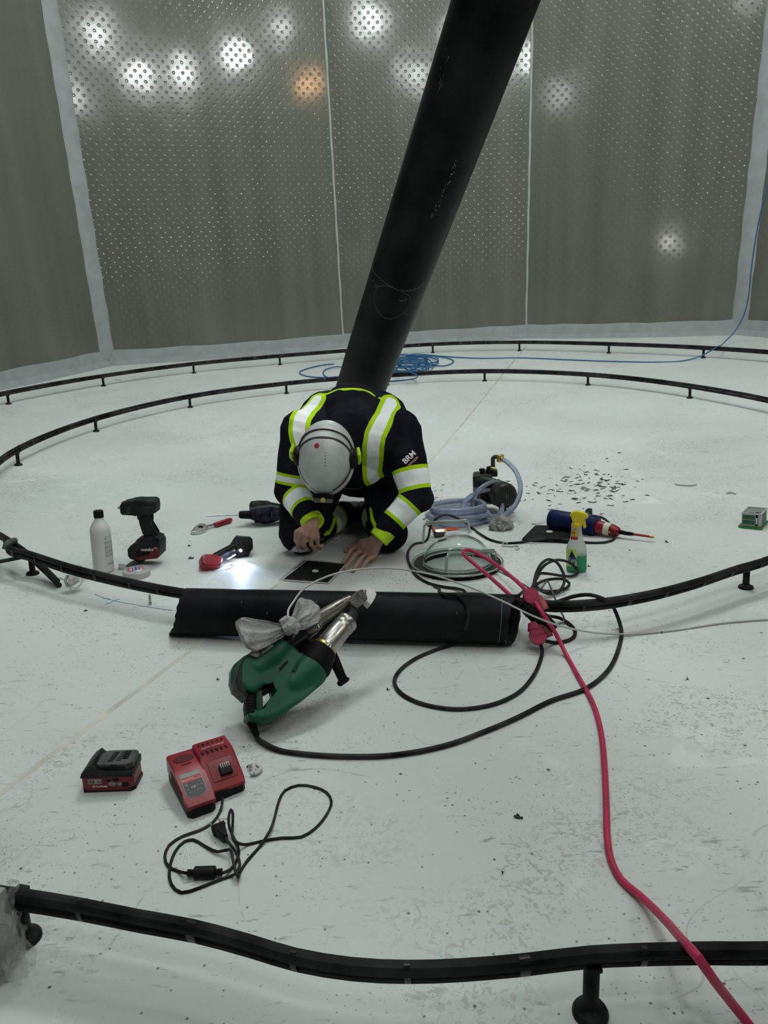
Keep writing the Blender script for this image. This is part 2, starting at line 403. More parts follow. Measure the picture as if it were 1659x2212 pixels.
for q, (px, py, i, z, s, c, lb) in enumerate([(215, 75, 1, 6.2, 125, COOL, 'square'), (300, 160, 1, 5.6, 125, COOL, 'flat'), (396, 160, 1, 5.6, 150, COOL, 'wide'), (512, 122, 1, 5.8, 150, COOL, 'bright'),
                       (160, 215, 1, 5.2, 90, COOL, 'low'), (665, 178, 1, 5.2, 60, (1, .55, .25), 'warm orange'), (605, 65, 1, 6.2, 50, COOL, 'dim'),
                       (800, 45, 2, 6.4, 100, COOL, 'large'), (893, 160, 2, 5.6, 60, COOL, 'second dim'), (1212, 205, 3, 5.3, 30, COOL, 'faint')]):
    p = mirror(px, py, i, z); h = mirror(px, py, i, z-2)
    lamp_at('hall_lamp', p, (0, 2, 2), (.36, .26) if i == 1 else (.42, .34), s, c, lb+' hall lamp hanging above the near rim of the tank')
for p, s, sz, lb in (((.5, 1.4, 6.6), 36, (1.5, 1.1), 'middle'), ((-1.8, -.6, 6.8), 18, (1.2, .9), 'left'), ((-.2, -3.3, 6.9), 11, (1.2, .9), 'near side (added fill light)'), ((1.9, -1.3, 6.8), 17, (1.2, .9), 'right')):  # the near-side one is an added fill that lifts the foreground floor
    lamp_at('hall_lamp', p, (p[0], p[1], 0), sz, s, (.9, 1, .965), 'big flat hall lamp hanging over the %s of the tank floor' % lb)
h, p = mirrorY(1446, 524, 3, -3.95)
lamp_at('work_lamp', p, h, (.09, .08), 330, (1, .96, .88), 'small work lamp on the near wall beside the manway', .26)
# ================================================================== the kneeling worker
from mathutils.bvhtree import BVHTree
from mathutils import noise as MN
import numpy as np
def blob(name, prims, voxel, smooth=5, fac=.5, wr=None):
    b = MB()
    for q in prims:
        if q[0] == 'c': b.cone(q[1], q[2], q[3], q[4], n=20)
        elif q[0] == 'e': b.ball((0, 0, 0), q[2], M=Matrix.Translation(q[1]) @ (q[3] if len(q) > 3 else Matrix()), sub=3)
    me = remesh(bm_me(b.bm), voxel, smooth, fac, name)
    if wr:
        amp, sc, ax = wr; n = len(me.vertices); co = np.empty(n*3, 'f'); me.vertices.foreach_get('co', co); co = co.reshape(-1, 3)
        no = np.empty(n*3, 'f'); me.vertices.foreach_get('normal', no); no = no.reshape(-1, 3); rs = np.random.RandomState(len(prims)); d = np.zeros(n)
        for k in range(22):                     # folds: a sum of plane waves
            f = rs.normal(size=3); f = f/np.linalg.norm(f)*sc*(1+k*.22)*np.array(ax); d += np.sin(co@f*2.2+rs.uniform(0, 6.28)+1.6*np.sin(co@np.roll(f, 1)*.7))/(1+k*.22)
        co += no*(amp*.42*d)[:, None]; me.vertices.foreach_set('co', co.ravel()); me.update()
    return me
def band_attr(me, lines, limbs):
    """distance to the nearest reflective band, in units where <1 is silver and <1.6 neon"""
    at = me.attributes.new('band', 'FLOAT', 'POINT'); n = len(me.vertices); co = np.empty(n*3, 'f'); me.vertices.foreach_get('co', co); co = co.reshape(-1, 3)
    D0 = np.full(n, 9.)
    for pl, wdt, edge, mx in lines:
        best = np.full(n, 9.)
        for a, b in zip(pl, pl[1:]):
            a = np.array(a); ab = np.array(b)-a; t = np.clip(((co-a)@ab)/(ab@ab), 0, 1); best = np.minimum(best, np.linalg.norm(co-a-t[:, None]*ab, axis=1))
        D0 = np.minimum(D0, np.where(best < wdt, best/wdt, 1+(best-wdt)/edge*.6))
    for a, b, t, wdt, edge, rad in limbs:
        a = np.array(a); ax = np.array(b)-a; Ln = np.linalg.norm(ax); ax /= Ln; s = (co-a)@ax; r = np.linalg.norm(co-a-s[:, None]*ax, axis=1)
        q = abs(s-t*Ln); q = np.where(q < wdt, q/wdt, 1+(q-wdt)/edge*.6); q[(r > rad) | (s < -.02) | (s > Ln+.03)] = 9
        D0 = np.minimum(D0, q)
    at.data.foreach_set('value', D0.astype('f'))
NEON = (.46, .72, .012); NAVY = (.0085, .0095, .0155)
def cloth_mat(name, base, silver=True):
    m = D.materials.new(name); m.use_nodes = True; nt = m.node_tree; b = nt.nodes['Principled BSDF']; N = nt.nodes.new; L = nt.links.new
    a = N('ShaderNodeAttribute'); a.attribute_name = 'band'
    cr = N('ShaderNodeValToRGB'); cr.color_ramp.interpolation = 'CONSTANT'; e = cr.color_ramp.elements
    mul = N('ShaderNodeMath'); mul.operation = 'MULTIPLY'; mul.inputs[1].default_value = .25; L(a.outputs['Fac'], mul.inputs[0]); L(mul.outputs[0], cr.inputs[0])
    e[0].position = 0; e[0].color = (.93, .95, .96, 1) if silver else (*NEON, 1); e[1].position = .25; e[1].color = (*NEON, 1); x = e.new(.40); x.color = (*base, 1)
    # dusty wear
    tc = N('ShaderNodeTexCoord'); nz = N('ShaderNodeTexNoise'); nz.inputs['Scale'].default_value = 9; nz.inputs['Detail'].default_value = 8; L(tc.outputs['Object'], nz.inputs['Vector'])
    mr = N('ShaderNodeMapRange'); mr.inputs[1].default_value = .45; mr.inputs[2].default_value = .8; mr.inputs[3].default_value = 0; mr.inputs[4].default_value = .10; L(nz.outputs['Fac'], mr.inputs[0])
    mx = N('ShaderNodeMix'); mx.data_type = 'RGBA'; mx.inputs[7].default_value = (.15, .16, .16, 1); L(mr.outputs[0], mx.inputs[0]); L(cr.outputs[0], mx.inputs[6]); L(mx.outputs[2], b.inputs['Base Color'])
    b.inputs['Roughness'].default_value = .8; b.inputs['Specular IOR Level'].default_value = .04
    wv = N('ShaderNodeTexNoise'); wv.inputs['Scale'].default_value = 30; wv.inputs['Detail'].default_value = 4; L(tc.outputs['Object'], wv.inputs['Vector'])
    n2 = N('ShaderNodeTexNoise'); n2.inputs['Scale'].default_value = 420; L(tc.outputs['Object'], n2.inputs['Vector'])
    b1 = N('ShaderNodeBump'); b1.inputs['Distance'].default_value = .008; b1.inputs['Strength'].default_value = .5; L(wv.outputs['Fac'], b1.inputs['Height'])
    b2 = N('ShaderNodeBump'); b2.inputs['Distance'].default_value = .0015; b2.inputs['Strength'].default_value = .4; L(n2.outputs['Fac'], b2.inputs['Height']); L(b1.outputs[0], b2.inputs['Normal']); L(b2.outputs[0], b.inputs['Normal'])
    return m
SKIN = mat('skin', (.33, .19, .145), .55, bump=.25, bscale=140, var=.18, vscale=35)
# joints (metres, world)
hipc = V((-.335, -1.22, .47))
kL, kR = V((-.578, -1.60, .222)), V((-.222, -1.60, .215))
hL, hR = V((-.435, -1.27, .46)), V((-.245, -1.27, .46))
aL, aR = V((-.42, -1.24, .185)), V((-.29, -1.24, .18))
sL, sR = V((-.548, -1.585, .652)), V((-.152, -1.585, .640))
eL, eR = atY(630, 1060, -1.63), atY(899, 1072, -1.70)
wL, wR = atY(676, 1128, -1.80), atY(821, 1160, -1.765)
HC = atY(703, 990, -1.80)                                    # centre of the head
hz = V((-.035, -.975, .22)).normalized(); hy = V((-.10, -.30, -.95)); hy = (hy-hz*hy.dot(hz)).normalized(); hx = hy.cross(hz)
HM = Matrix((hx, hy, hz)).transposed().to_4x4(); HM.translation = HC
worker = thing('person', 'kneeling worker bent forward in white helmet and navy jacket with neon and silver bands', 'person', Matrix.Translation((-.38, -1.45, fz(-.38, -1.45))))
# ---- hands
def finger(pr, base, pts, r0, r1):
    pts = [V(p) for p in pts]; n = len(pts)
    for i, (a, b) in enumerate(zip(pts, pts[1:])):
        ra = r0+(r1-r0)*i/(n-1); rb = r0+(r1-r0)*(i+1)/(n-1); pr.append(('c', a, b, ra*1.02, rb)); pr.append(('e', b, (rb*1.06,)*3))
prims = []
# his left hand (right in the photo): flat on the floor, back up
def fl(px, py, h): return F(px, py, h)
kn = [fl(768, 1183, .036), fl(780, 1190, .038), fl(794, 1196, .036), fl(806, 1203, .030)]      # knuckles
tip = [fl(741, 1216, .008), fl(746, 1229, .008), fl(762, 1233, .008), fl(782, 1227, .008)]
for a in kn: prims.append(('c', wR, a, .021, .0125))
for a, b in zip(kn, kn[1:]): prims.append(('c', a, b, .0115, .0115)); prims.append(('c', wR.lerp(a, .5), wR.lerp(b, .5), .016, .016))
for a, b in zip(kn, tip):
    m1 = a.lerp(b, .42)+V((0, 0, .010)); m2 = a.lerp(b, .74)+V((0, 0, .005)); finger(prims, a, [a, m1, m2, b], .0098, .0068)
th = [wR.lerp(kn[0], .35)+V((-.012, .01, -.006)), fl(772, 1172, .022), fl(756, 1182, .014), fl(747, 1190, .009)]
finger(prims, None, th, .0135, .0085)
# his right hand (left in the photo): fist closed round a cutter
def at(px, py, dy): return atY(px, py, -1.80+dy)
kc = at(664, 1146, -.035)                                  # middle of the palm
kn2 = [at(650, 1150, -.075), at(661, 1156, -.07), at(673, 1160, -.055), at(684, 1162, -.035)]
for a in kn2: prims.append(('c', wL, a, .020, .0125)); prims.append(('c', wL, kc, .022, .022))
for a, b in zip(kn2, kn2[1:]): prims.append(('c', a, b, .012, .012))
f2 = [[at(645, 1168, -.07), at(648, 1181, -.05), at(656, 1186, -.03)], [at(656, 1174, -.07), at(660, 1187, -.045), at(668, 1188, -.02)],
      [at(672, 1176, -.055), at(679, 1187, -.03), at(686, 1183, -.01)], [at(686, 1176, -.03), at(692, 1184, -.015), at(696, 1178, .0)]]
for a, q in zip(kn2, f2): finger(prims, a, [a]+q, .0095, .0072)
finger(prims, None, [wL.lerp(kn2[0], .4), at(642, 1150, -.04), at(640, 1166, -.045), at(646, 1180, -.055)], .0135, .0085)
# forearms, upper arms, trunk, legs, neck
prims += [('c', eL, wL, .038, .025), ('c', eR, wR, .038, .025), ('c', sL, eL, .04, .036), ('c', sR, eR, .04, .036)]
up = V((-.35, -1.50, .665)); mid = V((-.34, -1.36, .61)); ncb = V((-.36, -1.60, .68))
prims += [('c', sL+V((.02, .01, 0)), sR+V((-.02, .01, 0)), .045, .045), ('c', up, mid, .095, .10), ('c', mid, hipc, .12, .13), ('c', V((-.42, -1.48, .62)), hipc, .08, .10), ('c', V((-.26, -1.48, .62)), hipc, .08, .10),
          ('c', hL, kL, .08, .055), ('c', hR, kR, .08, .055), ('c', kL, aL, .05, .035), ('c', kR, aR, .05, .035), ('c', ncb, HC-hz*.05, .058, .058)]
# head: skull, jaw, nose, ears, lips
def hp(x, y, z): return HM @ V((x, y, z))
R3 = HM.to_3x3().to_4x4()
prims += [('e', hp(0, -.012, .0), (.074, .094, .085), R3), ('e', hp(0, .028, -.055), (.056, .062, .066), R3), ('c', hp(0, .040, -.112), hp(0, .052, -.108), .026, .02),
          ('c', hp(0, .088, -.032), hp(0, .108, -.062), .009, .0135), ('e', hp(.012, .096, -.066), (.007, .008, .006), R3), ('e', hp(-.012, .096, -.066), (.007, .008, .006), R3),
          ('c', hp(-.018, .090, -.088), hp(.018, .090, -.088), .0062, .0062), ('c', hp(-.016, .088, -.097), hp(.016, .088, -.097), .0068, .0068),
          ('c', hp(-.040, .078, -.015), hp(-.015, .086, -.014), .008, .007), ('c', hp(.040, .078, -.015), hp(.015, .086, -.014), .008, .007),
          ('e', hp(.077, -.008, -.04), (.009, .018, .030), R3), ('e', hp(-.077, -.008, -.04), (.009, .018, .030), R3)]
body = blob('body', prims, .0027, 3, .45)
body.transform(WM[worker.name].inverted()); link('body', body, SKIN, worker, 'bare hands and wrists')
for sx in (-1, 1):
    e = MB().ball(hp(sx*.030, .083, -.030), .0125, sub=3).build('eye', mat('eye', (.8, .8, .78), .2), worker, world=True)
    MB().ball(hp(sx*.030, .0925, -.031), .005, sub=2).build('iris', mat('iris', (.06, .09, .1), .2), e, world=True)
hb = MB(); hb.ball((0, 0, 0), (.079, .092, .080), M=HM @ T(0, -.020, -.005), sub=3)
hm = remesh(bm_me(hb.bm), .005, 1)
for v in hm.vertices: v.co += v.normal*.003*MN.noise(v.co*120)
hm.transform(WM[worker.name].inverted()); link('hair', hm, mat('brown hair', (.05, .032, .02), .6, bump=.8, bscale=200), worker)
# ---- trousers
tp = [('e', hipc, (.165, .14, .13)), ('e', hipc+V((0, -.02, -.08)), (.15, .13, .13)),  ('c', hL, kL+V((0, .02, .03)), .098, .082), ('c', hR, kR+V((0, .02, .03)), .098, .082), ('c', hL, kL, .09, .080), ('c', hR, kR, .09, .078), ('e', kL+V((0, -.005, 0)), (.086, .075, .078)), ('e', kR+V((0, -.005, 0)), (.082, .075, .076)),
      ('c', kL, aL, .078, .060), ('c', kR, aR, .076, .060), ('c', hL, hR, .11, .11), ('c', kL+V((-.055, .02, .12)), kL+V((-.075, .03, -.01)), .028, .022),
      ('c', hL+V((-.05, -.06, .0)), kL+V((-.035, .0, .05)), .055, .05), ('c', hR+V((.05, -.06, .0)), kR+V((.03, .0, .05)), .055, .05)]
tr = blob('trousers', tp, .006, 6, .5, (.0028, 13, (1, 1, .6)))
bv = BVHTree.FromPolygons([v.co for v in tr.vertices], [p.vertices for p in tr.polygons])
def cast(bv, pts):
    out = []
    for x, y in pts:
        d = ray(x, y).normalized(); h = bv.ray_cast(CAM, d)[0]
        if h is None: h = bv.find_nearest(CAM+d*2.75)[0]
        out.append(h)
    return out
ln = [(cast(bv, l), .0001, w, .04) for l, w in (([(728, 1092), (722, 1125), (712, 1150), (703, 1172), (690, 1190)], .010), ([(784, 1110), (788, 1140), (795, 1165)], .010), ([(800, 1100), (804, 1122), (812, 1140)], .009), ([(880, 1130), (882, 1160)], .006))]
band_attr(tr, ln, [(kL, aL, .62, .045, .016, .1), (kR, aR, .62, .045, .016, .1)])
for v in tr.vertices:                                  # knees rest on the floor, they do not sink in
    f = fz(v.co.x, v.co.y)+.002
    if v.co.z < f: v.co.z = f
tr.transform(WM[worker.name].inverted()); link('trousers', tr, cloth_mat('navy work trousers', (.008, .009, .0135)), worker, 'navy work trousers with neon and silver leg bands')
# ---- jacket
J0 = V((-.34, -1.30, .53))
jp = [('c', V((-.45, -1.28, .55)), V((-.445, -1.46, .665)), .12, .125), ('c', V((-.22, -1.28, .55)), V((-.245, -1.46, .655)), .12, .125), ('c', J0, V((-.345, -1.49, .685)), .14, .135),
      ('c', V((-.45, -1.46, .655)), sL+V((.035, .03, 0)), .122, .085), ('c', V((-.24, -1.46, .65)), sR+V((-.035, .03, 0)), .122, .085), ('c', V((-.345, -1.49, .685)), V((-.35, -1.60, .66)), .13, .10),
      ('c', sL+V((.05, .0, -.03)), sR+V((-.05, .0, -.03)), .095, .095), ('c', V((-.27, -1.58, .60)), V((-.27, -1.50, .52)), .09, .10), ('c', V((-.42, -1.58, .60)), V((-.42, -1.50, .52)), .09, .10),
      ('c', V((-.345, -1.40, .50)), V((-.32, -1.52, .50)), .13, .105), ('c', V((-.42, -1.36, .47)), V((-.24, -1.36, .47)), .13, .13),
      ('c', sL, eL, .082, .068), ('c', sR, eR, .080, .066), ('c', eL, eL.lerp(wL, .8), .066, .050), ('c', eR, eR.lerp(wR, .8), .064, .048),
      ('c', ncb+V((-.01, -.02, -.02)), HC-hz*.085, .085, .078), ('e', eR+V((.012, .01, -.01)), (.06, .06, .06)), ('e', eL+V((-.012, .0, -.005)), (.06, .06, .06))]
jk = blob('jacket', jp, .005, 6, .5, (.0030, 12, (1, 1, 1)))
bv = BVHTree.FromPolygons([v.co for v in jk.vertices], [p.vertices for p in jk.polygons])
sp1 = cast(bv, [(846, 868), (835, 890), (822, 915), (810, 940), (806, 965), (805, 1000), (806, 1030), (815, 1050)])
sp2 = cast(bv, [(682, 862), (662, 885), (649, 903), (645, 925), (648, 945), (656, 965), (664, 990)])
hem = cast(bv, [(738, 1052), (762, 1057), (785, 1052), (805, 1044), (830, 1032)])
top = cast(bv, [(652, 884), (672, 866), (700, 851), (720, 845), (745, 841), (775, 841), (800, 848), (828, 862)])
band_attr(jk, [(sp1, .024, .018, .08), (sp2, .024, .018, .08), (hem, .0001, .004, .02), (top, .0001, .006, .03)],
          [(sR, eR, .76, .030, .015, .115), (eR, wR, .40, .032, .014, .10), (sL, eL, .80, .010, .012, .11), (eL, wL, .44, .030, .014, .10)])
jk.transform(WM[worker.name].inverted()); jo = link('jacket', jk, cloth_mat('navy work jacket', NAVY), worker, 'navy jacket with silver and neon bands')
CUFF = mat('neon knitted cuff', (.46, .72, .012), .8, bump=.5, bscale=220, var=.12, vscale=40)
for a, b in ((eL, wL), (eR, wR)):
    d = (b-a).normalized(); q = d.to_track_quat('Z', 'Y').to_matrix().to_4x4(); q.translation = b-d*.045
    MB().lathe([(.030, -.012), (.043, -.008), (.046, .005), (.045, .03), (.044, .052), (.040, .056), (.028, .05)], M=q, n=26, sx=1.0, sy=.92).build('cuff', CUFF, worker, 'neon yellow cuff', world=True)
# sleeve print (reflective maker's print on the upper arm)
h = cast(bv, [(884, 988)])[0]; i = bv.find_nearest(h); nn = i[1]
xa = (RX*.72+UX*.68); xa = (xa-nn*xa.dot(nn)).normalized(); ya = nn.cross(xa); q = Matrix((xa, ya, nn)).transposed().to_4x4(); q.translation = h+nn*.003
tx = text('sleeve_print', 'BRM', .030, mat('silver print', (.92, .9, .88), .4), WM[worker.name].inverted() @ q, worker, .0004, bold=.0006)
MB().box((0, -.019, 0), (.05, .0025, .0008), M=q).box((0, -.024, 0), (.05, .0018, .0008), M=q).build('sleeve_print_line', mat('orange print', (.75, .35, .22), .5), tx, world=True)
# collar
q = Matrix((hx, hy, hz)).transposed().to_4x4(); q.translation = HC-hz*.11+V((.012, 0, .012))
MB().lathe([(.088, -.03), (.096, .0), (.094, .03), (.086, .036), (.080, .0)], M=q, n=30, cap=False).build('collar', mat('black collar', (.008, .009, .012), .8, bump=.4, bscale=60), worker, world=True)
# ---- boots
for a, s in ((aL, -1), (aR, 1)):
    b = MB(); d = V((-.05*s, .16, -.03)); e = a+d; e.z = fz(e.x, e.y)+.045
    b.cone(a, e, .055, .048, n=18).cone(a+V((0, .0, -.01)), a+V((0, -.04, .0)), .05, .045, n=16); t = e+V((0, .04, -.005)); b.cone(e, t, .047, .040)
    me = remesh(bm_me(b.bm), .007, 5); me.transform(WM[worker.name].inverted())
    o = link('boot', me, mat('black boot leather', (.014, .013, .012), .5, bump=.3), worker)
# ---- helmet
helm = MB(); prof = []
for k in range(13):
    t = k/12*PI/2; prof.append((.100*math.cos(t)**.92+.0001, -.012+.128*math.sin(t)))
rim = [(.094, -.014), (.106, -.022), (.109, -.017), (.103, -.006), (.101, -.004)]
helm.lathe(rim+prof[1:], M=HM @ Matrix.Diagonal((1, 1.28, 1, 1)), n=48, cap=False)
WH = mat('worn white helmet shell', (.42, .44, .425), .42, var=.22, vscale=14, coat=.2, bump=.05)
ho = helm.build('helmet', WH, worker, 'worn white helmet with a red dot', world=True, ang=60)
def on_helm(x, y, up=.0):
    r = math.hypot(x/.100, y/(.100*1.28)); return V((x, y, -.012+.128*math.sqrt(max(0, 1-min(r, 1)**2))+up))
ridge = MB()
for x0 in (-.034, .034):
    ridge.tube([HM @ on_helm(x0, y, -.0012) for y in [k*.01-.09 for k in range(19)]], .0026, 6)
ridge.build('shell_ridge', WH, ho, world=True)
dts = MB()
for k in range(14): 
    a = on_helm(-.012, -.070+k*.0115, .0003); dts.box((0, 0, 0), (.006, .0022, .001), M=HM @ Matrix.Translation(a) @ T(rx=-math.degrees(math.atan((-.075+k*.0115)/.14)), rz=-25))
dts.build('vent_marks', mat('dark marks', (.06, .06, .06), .6), ho, world=True)
MB().lathe([(.0098, 0), (.0098, .0022), (.008, .003)], M=HM @ Matrix.Translation(on_helm(.020, -.046, -.001)) @ T(rx=18, ry=10), n=24).build('red_dot', mat('red sticker', (.35, .006, .014), .5), ho, world=True)
STR = mat('grey black elastic', (.03, .032, .034), .7, var=.5, vscale=90)
st = MB()
def ringpts(z0, tilt, a0=0, a1=360, k=1.03, n=60):
    out = []
    for i in range(n+1):
        t = math.radians(a0+(a1-a0)*i/n); x = .100*math.cos(t); y = .132*math.sin(t); z = z0+tilt*y
        s = math.sqrt(max(.05, 1-min(.95, ((z+.012)/.128))**2)); out.append(HM @ V((x*s*k, y*s*k, z)))
    return out
def arc(pts, w=.0042):
    st.tube(spline([HM @ on_helm(x, y, .0016) for x, y in pts], .008), w, 6, sq=(1.7, .45))
arc([(.099, -.010), (.092, -.045), (.070, -.080), (.035, -.098), (0, -.103), (-.035, -.098), (-.070, -.080), (-.092, -.045), (-.099, -.010)])
arc([(.096, -.012), (.082, -.040), (.050, -.064), (.0, -.074), (-.05, -.066), (-.082, -.042), (-.096, -.012)])
arc([(.097, .010), (.088, .05), (.066, .086), (.034, .112)], .003); arc([(-.097, .010), (-.088, .05), (-.066, .086), (-.034, .112)], .005)
st.build('headlamp_strap', STR, ho, world=True)
hl = MB().box((0, .139, .012), (.078, .018, .026), .006, M=HM).build('headlamp_mount', mat('black plastic', (.007, .0075, .009), .45, spec=.18), ho, world=True)
MB().box((0, .153, .006), (.070, .02, .034), .008, M=HM).build('headlamp_body', mat('grey lamp body', (.11, .12, .125), .4), hl, world=True)
MB().lathe([(.009, 0), (.009, .004), (.006, .006)], M=HM @ T(0, .152, .021), n=20).build('headlamp_lens', mat('yellow lens', (.55, .42, .05), .3), hl, world=True)
BK = MATS['black plastic']
for sx in (1, -1):
    c = MB().lathe([(.0, -.012), (.030, -.012), (.036, -.004), (.037, .012), (.030, .022), (.0, .024)], M=HM @ T(sx*.090, -.005, -.004, ry=90*sx) @ Matrix.Diagonal((1.3, 1.05, 1, 1)), n=26).build('ear_defender', BK, ho, world=True)
    MB().tube([HM @ V((sx*.118, -.045, .008)), HM @ V((sx*.124, -.02, .018)), HM @ V((sx*.126, .0, .004)), HM @ V((sx*.122, .012, -.018)), HM @ V((sx*.122, -.012, -.03)), HM @ V((sx*.124, -.03, -.015))], [.006, .008, .007, .006, .006, .004], 8).build('neon_clip', mat('neon plastic', (.50, .74, .012), .4), c, world=True)
    MB().tube([HM @ V((sx*.106, -.01, .03)), HM @ V((sx*.112, -.012, .01)), HM @ V((sx*.113, -.013, -.01))], .006, 8).build('arm', BK, c, world=True)
# ---- cutter held in the fist
d0 = at(700, 1163, .0); d1 = at(658, 1183, -.05)
kt = thing('utility_knife', 'silver folding knife with black grip held in the worker\'s right fist', 'knife', Matrix.Translation(d1))
MB().tube([d0, d0.lerp(d1, .5), d1], [.007, .009, .009], 10).build('handle', BK, kt, 'black grip', world=True)
x = (at(630, 1199, -.06)-d1).normalized(); z = (CAM-d1); z = (z-x*z.dot(x)).normalized(); y = z.cross(x); q = Matrix((x, y, z)).transposed().to_4x4(); q.translation = d1
STEEL = mat('brushed steel', (.55, .56, .57), .32, metal=.9, var=.15, vscale=60)
MB().prism([(-.012, -.012), (.014, -.016), (.030, -.019), (.050, -.010), (.036, -.003), (.020, .010), (.005, .014), (-.012, .010)], -.003, .003, .001, M=q).build('head', mat('cast grey metal', (.35, .36, .36), .4, metal=.6), kt, world=True)
MB().prism([(.018, -.020), (.030, -.024), (.062, -.014), (.048, -.006), (.03, -.008)], -.0008, .0008, M=q).build('blade', STEEL, kt, world=True)
MB().lathe([(.004, .003), (.004, .0045)], M=q @ T(.008, .0, 0), n=12).build('screw', BK, kt, world=True)
# ================================================================== heating hoses on little posts
TUBE = mat('dusty black hose', (.0075, .008, .0085), .5, spec=.10, var=.9, vscale=9, bump=.15, bscale=90)
POSTM = mat('black plastic post', (.008, .0085, .009), .5, spec=.10, var=.9, vscale=30)
TIEM = mat('black cable tie', (.004, .004, .004), .4)
def hose_ring(name, label, anchors, ties, seed, lean=0):
    """anchors: (Vector on floor, height)"""
    rnd = random.Random(seed); root = thing(name, label, 'hose')
    pts = spline([V((p.x, p.y, fz(p.x, p.y)+h)) for p, h in anchors], .03); up, lo = [], []
    for k, p in enumerate(pts):
        t = (pts[min(k+1, len(pts)-1)]-pts[max(k-1, 0)]).normalized(); s = t.cross(V((0, 0, 1))).normalized(); u = s.cross(t)
        ph = math.radians(90+lean+10*math.sin(k*.045+seed)+8*math.sin(k*.13)); o = (s*math.cos(ph)+u*math.sin(ph))*.0100
        up.append(p+o); lo.append(p-o)
    MB().tube(up, .0102, 10).build('upper_hose', TUBE, root); MB().tube(lo, .0098, 10).build('lower_hose', TUBE, root)
    L = 0; nxt = .1; n = 0
    for k in range(1, len(pts)):
        L += (pts[k]-pts[k-1]).length
        if L > nxt:
            nxt += rnd.uniform(.13, .17); px = CAMP(pts[k])
            if not (-40 < px[0] < 1700 and -40 < px[1] < 2260): continue
            t = (pts[k]-pts[k-1]).normalized(); a = (up[k]-lo[k]).normalized(); b = t.cross(a); q = Matrix((a, b, t)).transposed().to_4x4(); q.translation = pts[k]
            w = .008 if n % 3 else .014
            MB().lathe([(.0104, -w/2), (.0113, -w/2), (.0113, w/2), (.0104, w/2)], M=q @ Matrix.Diagonal((1.86, 1, 1, 1)), n=18).build('cable_tie', TIEM, root); n += 1
    return root
def CAMP(p):
    d = p-CAM; z = d.dot(FX); return (-9999, -9999) if z < .05 else (IW/2+FPX*d.dot(RX)/z, IH/2-FPX*d.dot(UX)/z)
def azr(az, r): a = math.radians(az); return V((r*math.sin(a), r*math.cos(a), 0))
Ho = .092
outer = [(azr(-100, 3.66), Ho), (azr(-80, 3.64), Ho)]+[(F(x, y), Ho) for x, y in [(19, 873), (224, 834), (419, 806), (605, 788), (748, 776), (935, 762), (1122, 758), (1315, 763), (1519, 773)]]+[(azr(a, 3.70), Ho) for a in (64, 80, 97, 115, 133, 148, 160)]
near = [(1659+150, 2052), (1659, 2060), (1500, 2060), (1275, 2068), (1130, 2085), (1000, 2096), (880, 2100), (760, 2094), (640, 2074), (540, 2044), (420, 2012), (300, 1990), (180, 1966), (60, 1946), (-60, 1930)]
outer += [(F(x, y, .095), .095) for x, y in near]
hose_ring('hose_ring', 'long black double hose of the outer ring running along the walls and across the foreground', outer, True, 3, 22)
Hi = .090
inn = [(F(14, 1176, .10), .10), (F(22, 1190, .10), .10), (F(60, 1200, .10), .10), (F(150, 1229, .095), .095), (F(240, 1252, .088), .088), (F(345, 1274, .088), .088), (F(430, 1287, .082), .082)]
inn += [(F(x, 1293, .085), .085) for x in (520, 640, 780, 920, 1040)]+[(F(x, y, .09), .09) for x, y in [(1120, 1303), (1200, 1310), (1290, 1306), (1400, 1288), (1500, 1262), (1590, 1232), (1659, 1211)]]
inn += [(azr(a, 2.42), Hi) for a in (133, 112, 90)]+[(F(x, y), Hi) for x, y in [(1490, 860), (1270, 832), (1047, 823), (836, 832), (619, 850), (411, 880), (208, 932), (40, 1005)]]+[(azr(a, 2.42), Hi) for a in (-109, -122)]
inn += [(F(-30, 1140, .10), .10), (F(10, 1163, .10), .10), (F(66, 1203, .075), .075), (F(98, 1232, .040), .040), (F(126, 1260, .018), .018)]
hose_ring('hose_ring', 'black double hose of the inner ring, its cut end hanging at the left edge', inn, True, 8, -12)
rod = thing('hose_rod', 'thin black rod leaning across the left post of the inner ring', 'rod')
MB().tube([F(-60, 1226, .07), F(0, 1213, .075), F(62, 1201, .080)], .0075, 10).build('rod', POSTM, rod)
st = thing('hose_stub', 'short dusty hose elbow lying over the inner ring near the left edge', 'hose')
MB().tube(spline([F(12, 1186, .105), F(14, 1178, .118), F(24, 1170, .120), F(34, 1168, .118)], .006), .0125, 10).build('stub', mat('dusty grey hose', (.05, .053, .05), .6, var=.5), st)
# posts
pb = thing('hose_post', '-', 'post', Matrix(), 'small black posts carrying the hoses')
MB().lathe([(.0105, .0), (.0105, .066), (.012, .068), (.012, .072)], n=16).build('stem', POSTM, pb)
MB().lathe([(.0235, -.002), (.0235, .004), (.021, .008), (.013, .011), (.0105, .013)], n=20).build('foot_disc', POSTM, pb)
MB().box((0, 0, .074), (.020, .030, .006), .002).build('saddle', POSTM, pb)
def flat_mat(p, ang=0):
    n = fn(p); x = V((p.y, -p.x, 0)).normalized(); y = n.cross(x); M = Matrix((x, y, n)).transposed().to_4x4(); M.translation = V((p.x, p.y, fz(p.x, p.y))); return M
od = ['first', 'second', 'third', 'fourth', 'fifth', 'sixth', 'seventh', 'eighth', 'ninth']
plist = [((x, y), 'black post under the far outer hose, %s from the left edge' % od[i]) for i, (x, y) in enumerate([(19, 873), (224, 834), (419, 806), (605, 788), (748, 776), (935, 762), (1122, 758), (1315, 763), (1519, 773)])]
plist += [((x, y), 'black post under the far side of the inner hose ring, %s from the left edge' % od[i]) for i, (x, y) in enumerate([(40, 1005), (208, 932), (411, 880), (619, 850), (836, 832), (1047, 823), (1270, 832), (1490, 860)])]
